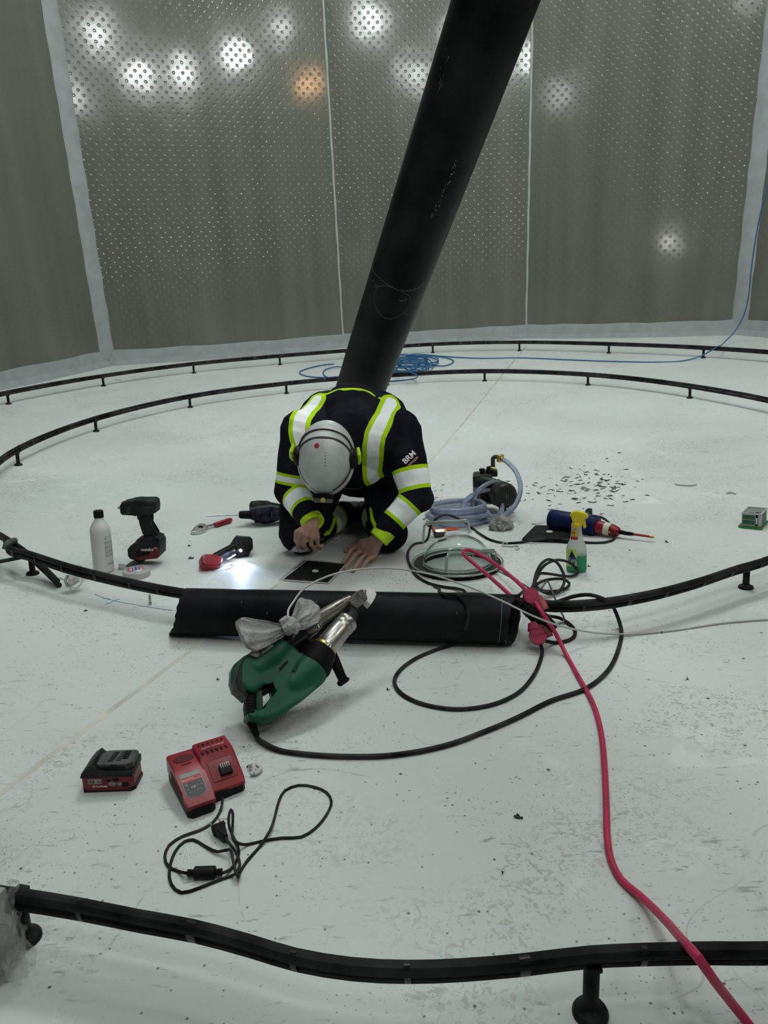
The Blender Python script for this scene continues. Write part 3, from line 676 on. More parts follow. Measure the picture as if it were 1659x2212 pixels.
plist += [((1275, 2190), 'dirty black post with wide foot under the hose in the foreground'), ((1611, 1270), 'black post under the inner hose ring near the right edge'), ((71, 1240), 'black post under the cut hose ends at the left edge'), ((56, 2028), 'black post half hidden behind the wrapped carton at lower left')]
for i, (pp, lb) in enumerate(plist):
    M = flat_mat(F(*pp))
    if i == 0: o = pb; o.matrix_world = M
    else: o = copy_tree(pb, M)
    o['label'] = lb
    if pp in ((1275, 2190), (56, 2028)): o.scale = (1, 1, 1.12)
# ================================================================== black plastic pipes
PE = mat('black polyethylene pipe', (.0026, .0032, .0044), .42, spec=.09, var=.5, vscale=5, bump=.06, bscale=30)
PEI = mat('rough black pipe bore', (.004, .004, .004), .8, bump=.4, bscale=80)
def pipe_mesh(name, L, r, th, ofs0, ofs1, M, parent, label=None, n=72, seg=24):
    """tube along +x, its ends cut by offset functions of the angle"""
    bm = bmesh.new(); g = []
    for k in range(seg+1):
        rw = []
        for i in range(n):
            a = 2*PI*i/n; x = (ofs0(a))*(1-k/seg)+(L+ofs1(a))*k/seg; rw.append(bm.verts.new((x, r*math.cos(a), r*math.sin(a))))
        g.append(rw)
    h = []
    for k in range(seg+1):
        rw = []
        for i in range(n):
            a = 2*PI*i/n; x = (ofs0(a)+.004)*(1-k/seg)+(L+ofs1(a)-.004)*k/seg; rw.append(bm.verts.new((x, (r-th)*math.cos(a), (r-th)*math.sin(a))))
        h.append(rw)
    for k in range(seg):
        for i in range(n):
            j = (i+1) % n
            bm.faces.new((g[k][i], g[k][j], g[k+1][j], g[k+1][i])); f = bm.faces.new((h[k][i], h[k+1][i], h[k+1][j], h[k][j])); f.material_index = 1
    for k, s in ((0, 1), (seg, -1)):
        for i in range(n):
            j = (i+1) % n; f = bm.faces.new((g[k][i], h[k][i], h[k][j], g[k][j])); f.material_index = 1
    me = bm_me(bm, name, 50); me.transform(M)
    if parent: me.transform(WM[parent.name].inverted())
    me.materials.append(PE); me.materials.append(PEI)
    return link(name, me, None, parent, label, smooth=False)
# --- lying pipe
R1 = .0705
A = F(384, 1320, R1); B = F(1112, 1338, R1); A.z = fz(A.x, A.y)+R1; B.z = fz(B.x, B.y)+R1+.001
x = (B-A); L1 = x.length; x.normalize(); y = V((0, 0, 1)).cross(x).normalized(); z = x.cross(y); LP = Matrix((x, y, z)).transposed().to_4x4(); LP.translation = A
mid = (A+B)/2
lp = thing('cut_pipe', 'short thick black pipe lying on the floor, left end cut at an angle', 'pipe', Matrix.Translation((mid.x, mid.y, mid.z-R1)))
def o0(a): return .030*math.sin(a)+.016*math.cos(a)*-1-.004*math.sin(3*a+1)+.0015*math.sin(17*a)
def o1(a): return .020*math.cos(a)-.012*math.sin(a)*0+.001*math.sin(11*a)
pm = pipe_mesh('pipe_wall', L1, R1, .0075, o0, o1, LP, lp)
CH = mat('pale chalk line', (.20, .26, .30), .8); BC = mat('blue chalk line', (.09, .17, .27), .8)
def ringmark(Mx, r, xs, a0, a1, w=.0006, n=40, m=CH, name='scribe_mark', par=None):
    pts = [Mx @ V((xs(t), (r+.0004)*math.cos(t), (r+.0004)*math.sin(t))) for t in [math.radians(a0+(a1-a0)*k/n) for k in range(n+1)]]
    return MB().tube(pts, w, 5).build(name, m, par, world=True)
ringmark(LP, R1, lambda t: L1-.042+.006*math.sin(t), 95, 285, .0006, m=CH, par=lp, name='chalk_mark')
ringmark(LP, R1, lambda t: L1-.036+.010*math.sin(t*2), 210, 275, .0009, m=BC, par=lp, name='chalk_mark')
ringmark(LP, R1, lambda t: L1-.034+.014*math.cos(t*1.5), 232, 262, .0008, m=BC, par=lp, name='chalk_mark')
for k, (fx, a, l) in enumerate([(.44, 118, .008), (.50, 235, .006), (.62, 100, .005), (.30, 150, .006), (.72, 215, .007), (.22, 125, .007), (.84, 140, .006)]):
    ringmark(LP, R1, lambda t, fx=fx: L1*fx+.01*(t-math.radians(a)), a, a+math.degrees(l/R1), .0009, n=5, m=mat('pale scratch', (.16, .17, .17), .8), par=lp, name='scratch')
# --- big leaning pipe
R2 = .130
p1, p2 = atD(1070, 0, 2.20), atD(776, 848, 3.86)
dv = (p1-p2).normalized()
b = p2.copy()
while b.z-R2*.9 > fz(b.x, b.y)-.01 and b.z > -.1: b -= dv*.01
Lb = (p1-b).length+1.7
x = dv; y = V((0, 0, 1)).cross(x).normalized(); z = x.cross(y); BP = Matrix((x, y, z)).transposed().to_4x4(); BP.translation = b
bp = thing('leaning_pipe', 'very long wide black pipe leaning steeply up behind the worker', 'pipe', Matrix.Translation((b.x, b.y, fz(b.x, b.y))))
# lower end cut level with the floor
sl = (dv.x**2+dv.y**2)**.5/dv.z
BPI = BP.inverted()
def oL(a):
    q = BP @ V((0, R2*math.cos(a), R2*math.sin(a))); return (fz(q.x, q.y)+.004-q.z)/dv.z
pipe_mesh('pipe_wall', Lb, R2, .010, oL, lambda a: 0, BP, bp, seg=60)
# scribed oval and scratches that the worker drew on it
bmk = bmesh.new()
def onpipe(px, py, lift=.0005):
    d = BPI.to_3x3() @ ray(px, py); o = BPI @ CAM; A_ = d.y**2+d.z**2; B_ = 2*(o.y*d.y+o.z*d.z); C_ = o.y**2+o.z**2-(R2+lift)**2; q = B_*B_-4*A_*C_
    t = (-B_-math.sqrt(max(q, 0)))/(2*A_); return BP @ (o+d*t)
def pmark(pp, w, m, name='scribe_mark'):
    MB().tube(spline([onpipe(*q) for q in pp], .01), w, 5).build(name, m, bp, world=True)
SC = mat('scribed grey line', (.15, .165, .17), .8)
pmark([(804, 576), (808, 588), (816, 598), (827, 607), (839, 615), (850, 622)], .0007, SC)
pmark([(866, 625), (876, 629), (892, 626), (905, 620), (917, 611)], .0009, SC)
pmark([(815, 619), (809, 634), (808, 648), (812, 664), (819, 677), (829, 686), (841, 689), (855, 686), (868, 678), (880, 664), (886, 650), (886, 642), (880, 636), (862, 628), (845, 620), (828, 617), (815, 619)], .0007, SC)
pmark([(863, 649), (870, 650), (879, 646)], .0013, mat('pale scratch', (.16, .17, .17), .8))
pmark([(872, 675), (879, 679), (887, 676), (890, 670)], .0006, SC)
pmark([(797, 592), (798, 600)], .0009, SC); pmark([(803, 606), (811, 620)], .0006, SC); pmark([(806, 604), (814, 618)], .0006, SC)
rn = random.Random(4); PS = mat('pale scratch', (.16, .17, .17), .8)
sc = MB()
for k in range(26):
    t = k/25; px = 987-52*t+rn.uniform(-3, 3); py = 350+118*t+rn.uniform(-4, 4); ln = rn.uniform(1, 4)
    sc.tube([onpipe(px, py), onpipe(px-ln*.3, py+ln)], rn.uniform(.0008, .0022), 5)
for k in range(14):
    t = rn.random(); px = 968-18*t+rn.uniform(-7, 7); py = 100+90*t; ln = rn.uniform(3, 14)
    sc.tube([onpipe(px, py), onpipe(px-ln*.42, py+ln)], rn.uniform(.0003, .0007), 5)
sc.build('scratches', PS, bp, world=True)['kind'] = 'stuff'
# ================================================================== helpers for traced tools
class PF:
    """local frame of a tool lying about: x from p0 to p1, z towards the viewer's side, traced outlines get real thickness"""
    def __init__(s, name, label, cat, p0, p1, group=None, face=None):
        x = (p1-p0).normalized(); z = (face or (CAM-p0)); z = (z-x*z.dot(x)).normalized(); y = z.cross(x)
        s.R = Matrix((x, y, z)).transposed().to_4x4(); s.R.translation = p0; s.I = s.R.inverted(); s.root = thing(name, label, cat, s.R, group)
        s.k = ((p0-CAM).dot(FX))/FPX
    def l(s, px, py, z=0):
        o = s.I @ CAM; d = s.I.to_3x3() @ ray(px, py); t = (z-o.z)/d.z; q = o+d*t; return (q.x, q.y)
    def p(s, px, py, z=0): q = s.l(px, py, z); return V((q[0], q[1], z))
    def out(s, pts): return [s.l(*q) for q in pts]
    def ex(s, name, pts, z0, z1, bev, m, parent=None, label=None, seg=3):
        return MB().prism(s.out(pts), z0, z1, bev, seg=seg).build(name, m, parent or s.root, label)
    def cyl(s, name, pts, m, parent=None, label=None, n=24, z=0, sq=None, smooth=0):
        P_ = [s.p(a[0], a[1], (a[3] if len(a) > 3 else z)) for a in pts]; r = [a[2]*s.k for a in pts]
        return MB().tube(P_, r, n, sq=sq).build(name, m, parent or s.root, label, ang=40)
def yawcam(px, py):
    p = F(px, py); return math.degrees(math.atan2(CAM.y-p.y, CAM.x-p.x))+90
def patch(r, a0, a1, z0, z1, sx=1, sy=1, up=.0004, n=14):
    """piece of a cylinder skin, angles in degrees, 0 = -y (towards the viewer), grows to the right"""
    bm = bmesh.new(); rows = []
    for k in range(n+1):
        a = math.radians(-90+a0+(a1-a0)*k/n); rows.append([bm.verts.new(((r+up)*math.cos(a)*sx, (r+up)*math.sin(a)*sy, z)) for z in (z0, z1)])
    for c, d in zip(rows, rows[1:]): bm.faces.new((c[0], d[0], d[1], c[1]))
    return bm_me(bm)
def wrap_me(me, r, sx=1, sy=1, up=.0006, a0=0):
    """wrap a flat mesh (x, z) round a cylinder facing the viewer"""
    for v in me.vertices:
        a = math.radians(-90+a0)+v.co.x/r; v.co = V(((r+up)*math.cos(a)*sx, (r+up)*math.sin(a)*sy, v.co.z))
def crumple(name, c, dims, m, parent, seed, amp=.25, sc=3, label=None, sub=5):
    bm = bmesh.new(); bmesh.ops.create_icosphere(bm, subdivisions=sub, radius=1); off = V((seed*3.1, seed*1.7, seed))
    for v in bm.verts:
        p = v.co.copy(); n = 0; f = sc; a = 1
        for k in range(4): n += a*(1-2.4*abs(MN.noise(p*f+off))); f *= 1.9; a *= .55
        p *= 1+amp*n*.6; v.co = V((p.x*dims[0], p.y*dims[1], max(p.z, -.55)*dims[2]))
    bmesh.ops.translate(bm, verts=bm.verts, vec=c)
    return link(name, bm_me(bm, name, 60), m, parent, label, smooth=False)
W_ = V((1, 1, 1))
BLK = MATS['black plastic']; DK = mat('dark grey plastic', (.016, .018, .019), .5, spec=.15, var=.6, vscale=25, bump=.06)
REDP = mat('red plastic', (.235, .006, .013), .36, var=.35, vscale=18, bump=.04)
RUB = mat('black rubber', (.006, .006, .007), .55, spec=.12, bump=.15, bscale=120); SIL = mat('silver metal', (.52, .53, .53), .28, metal=.95, var=.2, vscale=30)
CHR = mat('chrome', (.7, .7, .7), .12, metal=1); WTX = mat('white print', (.62, .63, .62), .5); BRS = mat('brass', (.50, .34, .09), .3, metal=.9, var=.3, vscale=60)
GTX = mat('grey print', (.20, .21, .21), .6); CORD = mat('black cable', (.009, .0095, .010), .5, spec=.14, var=1.2, vscale=12, bump=.08, bscale=60)
def on_lying(px, py, lift=.004):
    I = LP.inverted(); d = I.to_3x3() @ ray(px, py); o = I @ CAM; r = R1+lift; A_ = d.y**2+d.z**2; B_ = 2*(o.y*d.y+o.z*d.z); C_ = o.y**2+o.z**2-r*r
    q = max(B_*B_-4*A_*C_, 0); return LP @ (o+d*((-B_-math.sqrt(q))/(2*A_)))
def wcord(name, pts, r, m, parent=None, label=None, n=8, step=.012):
    return MB().tube(spline(pts, step), r, n).build(name, m, parent, label, world=True)
# ================================================================== red charger with its lead
ch = thing('battery_charger', 'red and black battery charger with grey rating label, lead coiled in front of it', 'charger', stand(408, 1773, 30))
def sidepro(pro, x0, x1, bev, m, name, parent, extra=None):
    # pro: (y, z) outline pushed along x
    return MB().prism(pro, x0, x1, bev, M=Matrix(((0, 0, 1, 0), (1, 0, 0, 0), (0, 1, 0, 0), (0, 0, 0, 1))), seg=3)
b = MB().prism([(.008, 0), (.046, 0), (.054, .006), (.056, .026), (.118, .030), (.124, .036), (.124, .144), (.116, .152), (.008, .152), (.0, .144), (0, .010)], 0, .019, .002)
b.build('base', BLK, ch)
mm = sidepro([(.002, .017), (.002, .026), (.012, .030), (.078, .052), (.090, .056), (.146, .057), (.152, .050), (.152, .017)], 0, .056, .0045, REDP, '', ch)
M2 = Matrix(((0, 0, 1, 0), (1, 0, 0, 0), (0, 1, 0, 0), (0, 0, 0, 1)))
mm.prism([(.028, .017), (.028, .024), (.036, .030), (.086, .058), (.096, .066), (.144, .066), (.150, .058), (.150, .017)], .053, .124, .0045, M=M2, seg=3)
mm.build('housing', REDP, ch)
sl_ = math.degrees(math.atan2(.022, .066)); L0 = T(.027, .045, .0415, rx=sl_)
lab = MB().prism([(-.020, .030), (.018, .030), (.018, -.020), (.010, -.028), (-.011, -.028), (-.020, -.020)], 0, .0007, M=L0).build('rating_label', mat('black label', (.010, .012, .015), .4), ch)
MB().prism([(-.0212, .0312), (.0192, .0312), (.0192, -.0206), (.0106, -.0292), (-.0116, -.0292), (-.0212, -.0206)], -.0002, .0003, M=L0).build('label_border', mat('pale label border', (.30, .31, .30), .5), lab)
MB().box((-.001, .025, .0008), (.037, .009, .0006), M=L0).build('label_strip', mat('grey label print', (.26, .28, .26), .5), lab)
MB().box((-.001, .014, .0008), (.037, .0115, .0006), M=L0).build('label_banner', mat('red label print', (.42, .03, .04), .5), lab)
text('label_logo', 'Milwaukee', .0058, WTX, L0 @ T(-.009, .0145, .0013, rz=6), lab, .0001, shear=.35); text('label_print', 'M12-18 FC', .0035, WTX, L0 @ T(.009, .0115, .0013), lab, .0001)
text('label_print', 'CE', .0075, WTX, L0 @ T(-.003, -.006, .0013), lab, .0001)
q = MB()
for (x, y, w, h) in [(-.014, .002, .007, .009), (-.014, -.008, .005, .006), (.005, -.005, .005, .005), (.012, -.005, .005, .005), (-.012, -.016, .005, .005), (-.004, -.016, .006, .005), (.003, -.016, .006, .005), (.010, -.016, .005, .005), (.0, .004, .006, .002), (.011, .004, .008, .002), (-.001, -.0225, .017, .001), (-.001, -.0245, .014, .001)]:
    q.box((x, y, .001), (w*.8, h*.8, .0005), M=L0)
q.build('label_print', mat('dim label print', (.13, .15, .14), .6), lab)
MB().lathe([(.021, 0), (.022, .0004), (.021, .0012)], M=T(.028, .120, .0565) @ Matrix.Diagonal((.95, .62, 1, 1)), n=32).build('round_recess', mat('dark red recess', (.085, .004, .006), .5), ch)
MB().box((.028, .098, .0560), (.020, .003, .002), .0008).build('slot', BLK, ch)
for k in range(6):
    x0 = .062+k*.0098; MB().box((x0, .101, .0655), (.0050, .012, .0025), .001).build('vent_slot', BLK, ch); MB().box((x0+.001, .132, .0655), (.0050, .007, .0025), .001).build('vent_slot', BLK, ch)
text('top_print', 'RAPID CHARGE', .0068, WTX, T(.088, .117, .0667), ch, .0001, shear=.2)
sr = math.degrees(math.atan2(.028, .050)); S0 = T(.089, .060, .0450, rx=sr)
MB().box((0, .0, -.0010), (.050, .046, .003), .001, M=S0).build('battery_bay', mat('red bay floor', (.20, .006, .009), .45), ch)
cb = MB().box((.004, -.006, .004), (.024, .020, .010), .0015, M=S0).build('contact_block', BLK, ch)
for k in range(5): MB().box((-.004+k*.0042, .002, .0092), (.0008, .010, .002), M=S0).build('contact', SIL, cb)
q = MB()
for k in range(11): q.box((-.0002, .035+k*.008, .030), (.001, .003, .022), M=None)
q.build('side_vents', mat('dark red recess', (.085, .004, .006), .5), ch)
for (px, py) in ((0, 0),):
    pass
# its mains lead, inline filter and plug
c1 = [(480, 1722, .018), (480, 1736, .010), (474, 1756), (458, 1778), (430, 1794), (395, 1806), (365, 1826), (356, 1852), (364, 1872), (385, 1882), (402, 1886, .012)]
c2 = [(480, 1886, .012), (498, 1878), (510, 1862), (516, 1840), (508, 1815), (496, 1790, .014), (494, 1765, .030), (499, 1748, .038), (503, 1758, .032), (502, 1790, .012), (504, 1812, .016), (516, 1822, .012), (535, 1824), (570, 1816), (610, 1810), (650, 1808), (680, 1790), (705, 1760), (716, 1732), (706, 1712), (680, 1700), (645, 1696), (615, 1708), (602, 1732), (592, 1770), (580, 1800, .010), (560, 1830), (535, 1858), (517, 1886), (515, 1894, .012), (508, 1880, .016), (502, 1850, .018), (496, 1835, .014), (470, 1840, .006), (440, 1826), (418, 1814), (398, 1818), (378, 1840), (366, 1880), (370, 1910), (392, 1928), (430, 1918), (470, 1902), (500, 1892), (512, 1884, .014), (518, 1868, .014), (508, 1838, .014), (492, 1818, .012), (486, 1808, .014)]
cord('charger_lead', c1, .0026, CORD, ch); cord('charger_lead', c2, .0026, CORD, ch)
fa, fb = F(405, 1886, .009), F(480, 1884, .009)
f = MB().tube([fa.lerp(fb, t) for t in (.20, .22, .78, .80)], [.0095, .0105, .0105, .0095], 20).build('ferrite_filter', BLK, ch, world=True)
for t0, t1 in ((.0, .2), (.8, 1.)):
    MB().tube([fa.lerp(fb, t0+(t1-t0)*k/6) for k in range(7)], [.005, .0062, .005, .0065, .005, .0066, .0055] if t0 else [.0055, .0066, .005, .0065, .005, .0062, .005], 12).build('strain_relief', BLK, f, world=True)
pa, pb2 = F(486, 1808, .012), F(466, 1778, .012); x = (pb2-pa).normalized(); n = fn(pa); y = n.cross(x).normalized(); PM = Matrix((x, y, n)).transposed().to_4x4(); PM.translation = pa
pl = MB().prism([(-.004, -.004), (.006, -.006), (.012, -.008), (.026, -.009), (.030, -.0125), (.036, -.0125), (.036, .0125), (.030, .0125), (.026, .009), (.012, .008), (.006, .006), (-.004, .004)], -.008, .008, .003, M=PM).build('plug', BLK, ch, world=True)
for s in (-1, 1): MB().cone((.040, s*.0095, 0), (.058, s*.0095, 0), .0019, .0019, n=10).build('pin', SIL, pl) if False else MB().tube([PM @ V((.034, s*.0085, 0)), PM @ V((.053, s*.0085, 0))], .0019, 10).build('pin', SIL, pl, world=True)
# ================================================================== loose battery
bt = thing('battery_pack', 'loose black and red slide-on battery pack left of the red charger', 'battery', stand(236, 1711, 1) @ Matrix.Diagonal((1, .86, 1.16, 1)))
mm = MB().prism([(-.052, .004), (-.046, 0), (.042, 0), (.050, .008), (.050, .062), (.044, .072), (-.046, .072), (-.052, .066)], .0, .030, .003)
mm.build('red_casing', mat('worn red casing', (.20, .009, .011), .45, var=.9, vscale=22, col2=(.12, .012, .012)), bt, 'red lower casing')
MB().prism([(-.050, .0), (.044, .0), (.052, .010), (.052, .062), (.044, .073), (-.05, .073)], -.0005, .0075, .002).build('foot', BLK, bt)
top = MB(); mm2 = Matrix(((1, 0, 0, 0), (0, 0, -1, .0725), (0, 1, 0, 0), (0, 0, 0, 1)))
top.prism([(-.055, .028), (.050, .028), (.051, .040), (-.018, .042), (-.028, .055), (-.040, .048), (-.052, .036)], 0, .073, .003, M=mm2)
top.build('upper_housing', DK, bt, 'dark grey upper housing')
GP = mat('grey platform plastic', (.060, .066, .066), .55, var=.4, vscale=30)
pf = MB().prism([(-.022, .010), (-.014, .004), (.040, .004), (.050, .014), (.050, .058), (.044, .064), (-.012, .064), (-.022, .052)], .040, .052, .002).build('slide_platform', GP, bt)
for k in range(6): MB().box((.004+k*.0008, .018+k*.0068, .0522), (.010, .0030, .0012)).build('slot', BLK, pf)
for k in range(5): MB().box((.020+k*.0008, .020+k*.008, .0522), (.009, .0026, .0012)).build('slot', BLK, pf)
MB().box((.031, .040, .0515), (.012, .032, .003), .001).build('contact_well', BLK, pf)
MB().box((.014, .004, .047), (.012, .004, .008), .001).build('latch_notch', BLK, pf); MB().box((.012, .0036, .0445), (.050, .003, .006), .0006).build('slide_groove', BLK, pf)
TF = T(0, -.0003, 0, rx=90)
MB().box((-.026, .0215, .0), (.026, .0095, .0012), .0008, M=TF).build('capacity_badge', mat('pale badge', (.28, .27, .27), .5), bt)
text('capacity_print', '4.0', .0085, mat('dark print', (.02, .02, .02), .5), TF @ T(-.031, .0215, .0008), bt, .0002, bold=.0002); text('capacity_print', 'Ah', .005, MATS['dark print'], TF @ T(-.0185, .0208, .0008), bt, .0002)
text('voltage_print', '18 V Li-Power', .0052, WTX, TF @ T(-.017, .0118, .0003), bt, .0002, bold=.0002)
for (x, y, s, m) in [(.008, .016, .008, GTX), (.024, .015, .007, GTX), (.032, .014, .009, BLK), (.016, .024, .007, BLK), (.001, .023, .005, BLK)]:
    MB().ball((0, 0, 0), (s, s*.55, .0006), M=TF @ T(x, y, .0)).build('worn_patch', m, bt)
# ================================================================== green extrusion welder
g0 = F(546, 1552, .045); g1 = atY(800, 1292, -2.66)
gw = PF('extrusion_welder', 'green hand extrusion welder with silver heat shroud and black side handle', 'welder', g0, g1)
GRN = mat('green plastic', (.003, .070, .041), .40, spec=.3, var=.4, vscale=12, bump=.05)
# rear motor housing (upper left), seen over the handle
gw.ex('motor_cover', [(502, 1444), (509, 1430), (530, 1412), (548, 1404), (556, 1412), (530, 1450), (520, 1490), (508, 1492), (501, 1470)], -.050, -.012, .010, GRN)
body_o = [(505, 1470), (512, 1440), (528, 1420), (560, 1396), (590, 1384), (607, 1386), (640, 1412), (655, 1418), (634, 1428), (648, 1436), (664, 1443), (688, 1472), (690, 1484), (660, 1508), (632, 1526), (612, 1545), (590, 1558), (560, 1567), (540, 1563), (530, 1556), (528, 1545), (532, 1505), (512, 1485)]
# housing with the handle window left open
bm_out = [(512, 1442), (524, 1424), (560, 1397), (590, 1384), (607, 1387), (639, 1412), (636, 1424), (664, 1440), (690, 1470), (690, 1483), (660, 1508), (634, 1526), (612, 1546), (592, 1558), (562, 1567), (541, 1563), (530, 1556), (530, 1545), (547, 1546), (552, 1540), (572, 1536), (583, 1524), (590, 1500), (594, 1482), (588, 1470), (570, 1478), (562, 1490), (545, 1502), (524, 1498), (512, 1484)]
hb = MB().prism(gw.out(bm_out), -.034, .034, .012, seg=3)
def cylin(mb, pts): mb.tube([gw.p(a, b_) for a, b_, r in pts], [r*gw.k for a, b_, r in pts], 32)
cylin(hb, [(596, 1516, 16), (604, 1506, 27), (624, 1486, 38), (648, 1462, 45), (668, 1444, 47), (674, 1438, 45)])
cylin(hb, [(522, 1472, 14), (530, 1464, 26), (548, 1450, 36), (580, 1424, 40), (606, 1400, 38), (611, 1396, 35)])
hm_ = remesh(bm_me(hb.bm), .0026, 5, .5); hm_.materials.clear()
hmo = link('housing', hm_, GRN, gw.root)
gw.ex('handle_bar', [(549, 1500), (557, 1490), (563, 1492), (565, 1500), (566, 1538), (558, 1544), (551, 1540)], -.014, .014, .005, GRN)
gp = gw.ex('rear_grip', [(529, 1510), (534, 1503), (548, 1502), (549, 1545), (530, 1547), (528, 1530)], -.017, .017, .004, RUB)
for k in range(6): gw.cyl('grip_ridge', [(529, 1511+k*6.5, .9, .0172), (546, 1509+k*6.5, .9, .0172)], DK, gp, n=6)
gw.ex('trigger', [(561, 1492), (574, 1480), (590, 1474), (591, 1490), (575, 1500), (565, 1504)], -.012, .012, .003, BLK)
gw.ex('vent_slot', [(595, 1452), (611, 1436), (614, 1440), (598, 1457)], .036, .0405, .001, BLK, label='black slot switch')
gw.ex('vent_slot', [(622, 1458), (634, 1440), (636, 1443), (626, 1463)], .036, .044, .001, mat('dark green slot', (.002, .03, .018), .6))
rp = gw.ex('rating_plate', [(528, 1424), (560, 1402), (580, 1404), (580, 1410), (546, 1432)], .028, .0435, .001, mat('worn black plate', (.012, .013, .013), .5, var=3, vscale=70, col2=(.30, .31, .30)))
gw.ex('rear_cap', [(512, 1444), (522, 1428), (540, 1434), (528, 1452), (518, 1470), (512, 1486), (520, 1500), (530, 1506), (528, 1514), (508, 1496), (502, 1478)], -.030, .032, .006, DK)
gw.cyl('black_collar', [(612, 1396, 33), (618, 1388, 34), (640, 1372, 33), (650, 1366, 33), (655, 1364, 28)], mat('gloss black collar', (.006, .006, .007), .22, bump=.1), n=32)
gw.cyl('rubber_collar', [(664, 1448, 41), (668, 1441, 46), (676, 1432, 47), (684, 1422, 44), (688, 1417, 42), (697, 1408, 36), (700, 1404, 32)], RUB, n=36)
ring = gw.cyl('clamp_ring', [(697, 1406, 29), (698, 1405, 30.5), (702, 1400, 30.5), (703, 1399, 29)], BRS, n=32)
sh = gw.cyl('heat_shroud', [(700, 1402, 24), (705, 1396, 27.5), (735, 1360, 26), (738, 1356, 25), (740, 1354, 27), (743, 1350, 27), (745, 1348, 25), (748, 1345, 27), (751, 1341, 26.5), (753, 1339, 22)], mat('heat-tinted steel', (.42, .41, .38), .30, metal=.9, var=.35, vscale=16), n=40)
gw.cyl('shroud_rib', [(697, 1418, 1.2, .030), (706, 1396, 3, .0315), (712, 1391, 3, .0315), (715, 1393, 2.4, .0315), (713, 1399, 2.0, .0315), (701, 1417, 1.2, .030)], SIL, sh, n=8)
gw.cyl('air_elbow', [(750, 1345, 16), (757, 1336, 16), (762, 1327, 14), (761, 1318, 12), (756, 1312, 9)], DK, n=20)
brl = gw.cyl('barrel', [(652, 1366, 22), (655, 1363, 24), (672, 1350, 24), (674, 1348, 21), (684, 1341, 21), (686, 1339, 18), (735, 1308, 16), (740, 1304, 14), (757, 1296, 13)], mat('sooty steel barrel', (.34, .32, .29), .34, metal=.8, var=1.3, vscale=14, col2=(.10, .085, .07)), n=28)
for (a, b_, c, d) in [(690, 1333, 706, 1324), (700, 1345, 712, 1337), (712, 1318, 732, 1308), (694, 1326, 699, 1323), (724, 1310, 742, 1300)]:
    gw.cyl('barrel_slot', [(a, b_, 1.6, .0165), (c, d, 1.6, .0155)], BLK, brl, n=6)
gw.cyl('latch_ring', [(673, 1349, 22.5), (675, 1347, 22.5)], CHR, brl, n=28)
nz = gw.ex('nozzle_block', [(748, 1303), (752, 1294), (766, 1282), (778, 1277), (788, 1290), (790, 1298), (782, 1306), (770, 1318), (762, 1316), (756, 1312)], -.016, .016, .003, mat('burnt nozzle metal', (.045, .042, .038), .6, metal=.4, var=2, vscale=60, bump=.5, bscale=90, col2=(.16, .15, .13)))
gw.cyl('nozzle_ring', [(778, 1286, 9), (784, 1283, 10), (789, 1281, 9)], mat('sooty steel barrel', (.34, .32, .29), .34), nz, n=20)
gw.ex('welding_shoe', [(785, 1277), (795, 1275), (806, 1279), (810, 1286), (807, 1295), (801, 1304), (796, 1312), (788, 1300), (784, 1296), (790, 1292), (791, 1286)], -.014, .014, .005, mat('white welding shoe', (.74, .74, .71), .5), label='white welding shoe')
gw.cyl('side_handle', [(716, 1412, 12, -.02), (722, 1426, 13, -.02), (736, 1458, 11, -.025), (740, 1466, 11, -.025), (741, 1470, 16, -.025), (743, 1474, 16, -.025), (745, 1477, 11, -.025)], RUB, n=20)
sr0, sr1 = gw.root.matrix_world @ gw.p(540, 1562), F(560, 1600, .006)
gw.cyl('strain_relief', [(541, 1558, 9), (545, 1566, 9), (549, 1576, 8), (555, 1590, 6.5)], RUB, n=14)
q0 = gw.R @ gw.p(550, 1578)
wcord('mains_cord', [q0, gw.R @ gw.p(556, 1591)+V((0, 0, -.006)), F(572, 1606, .010)]+floorline([(600, 1620), (660, 1629), (750, 1634), (850, 1631), (960, 1611), (1050, 1579), (1120, 1549), (1190, 1514), (1262, 1489), (1310, 1452), (1336, 1402), (1341, 1355, .010), (1328, 1318, .05), (1304, 1294, .112), (1275, 1285, .118), (1245, 1287, .112), (1215, 1296, .10), (1190, 1306, .09), (1172, 1314, .09)], .0058), .0058, CORD, gw.root)
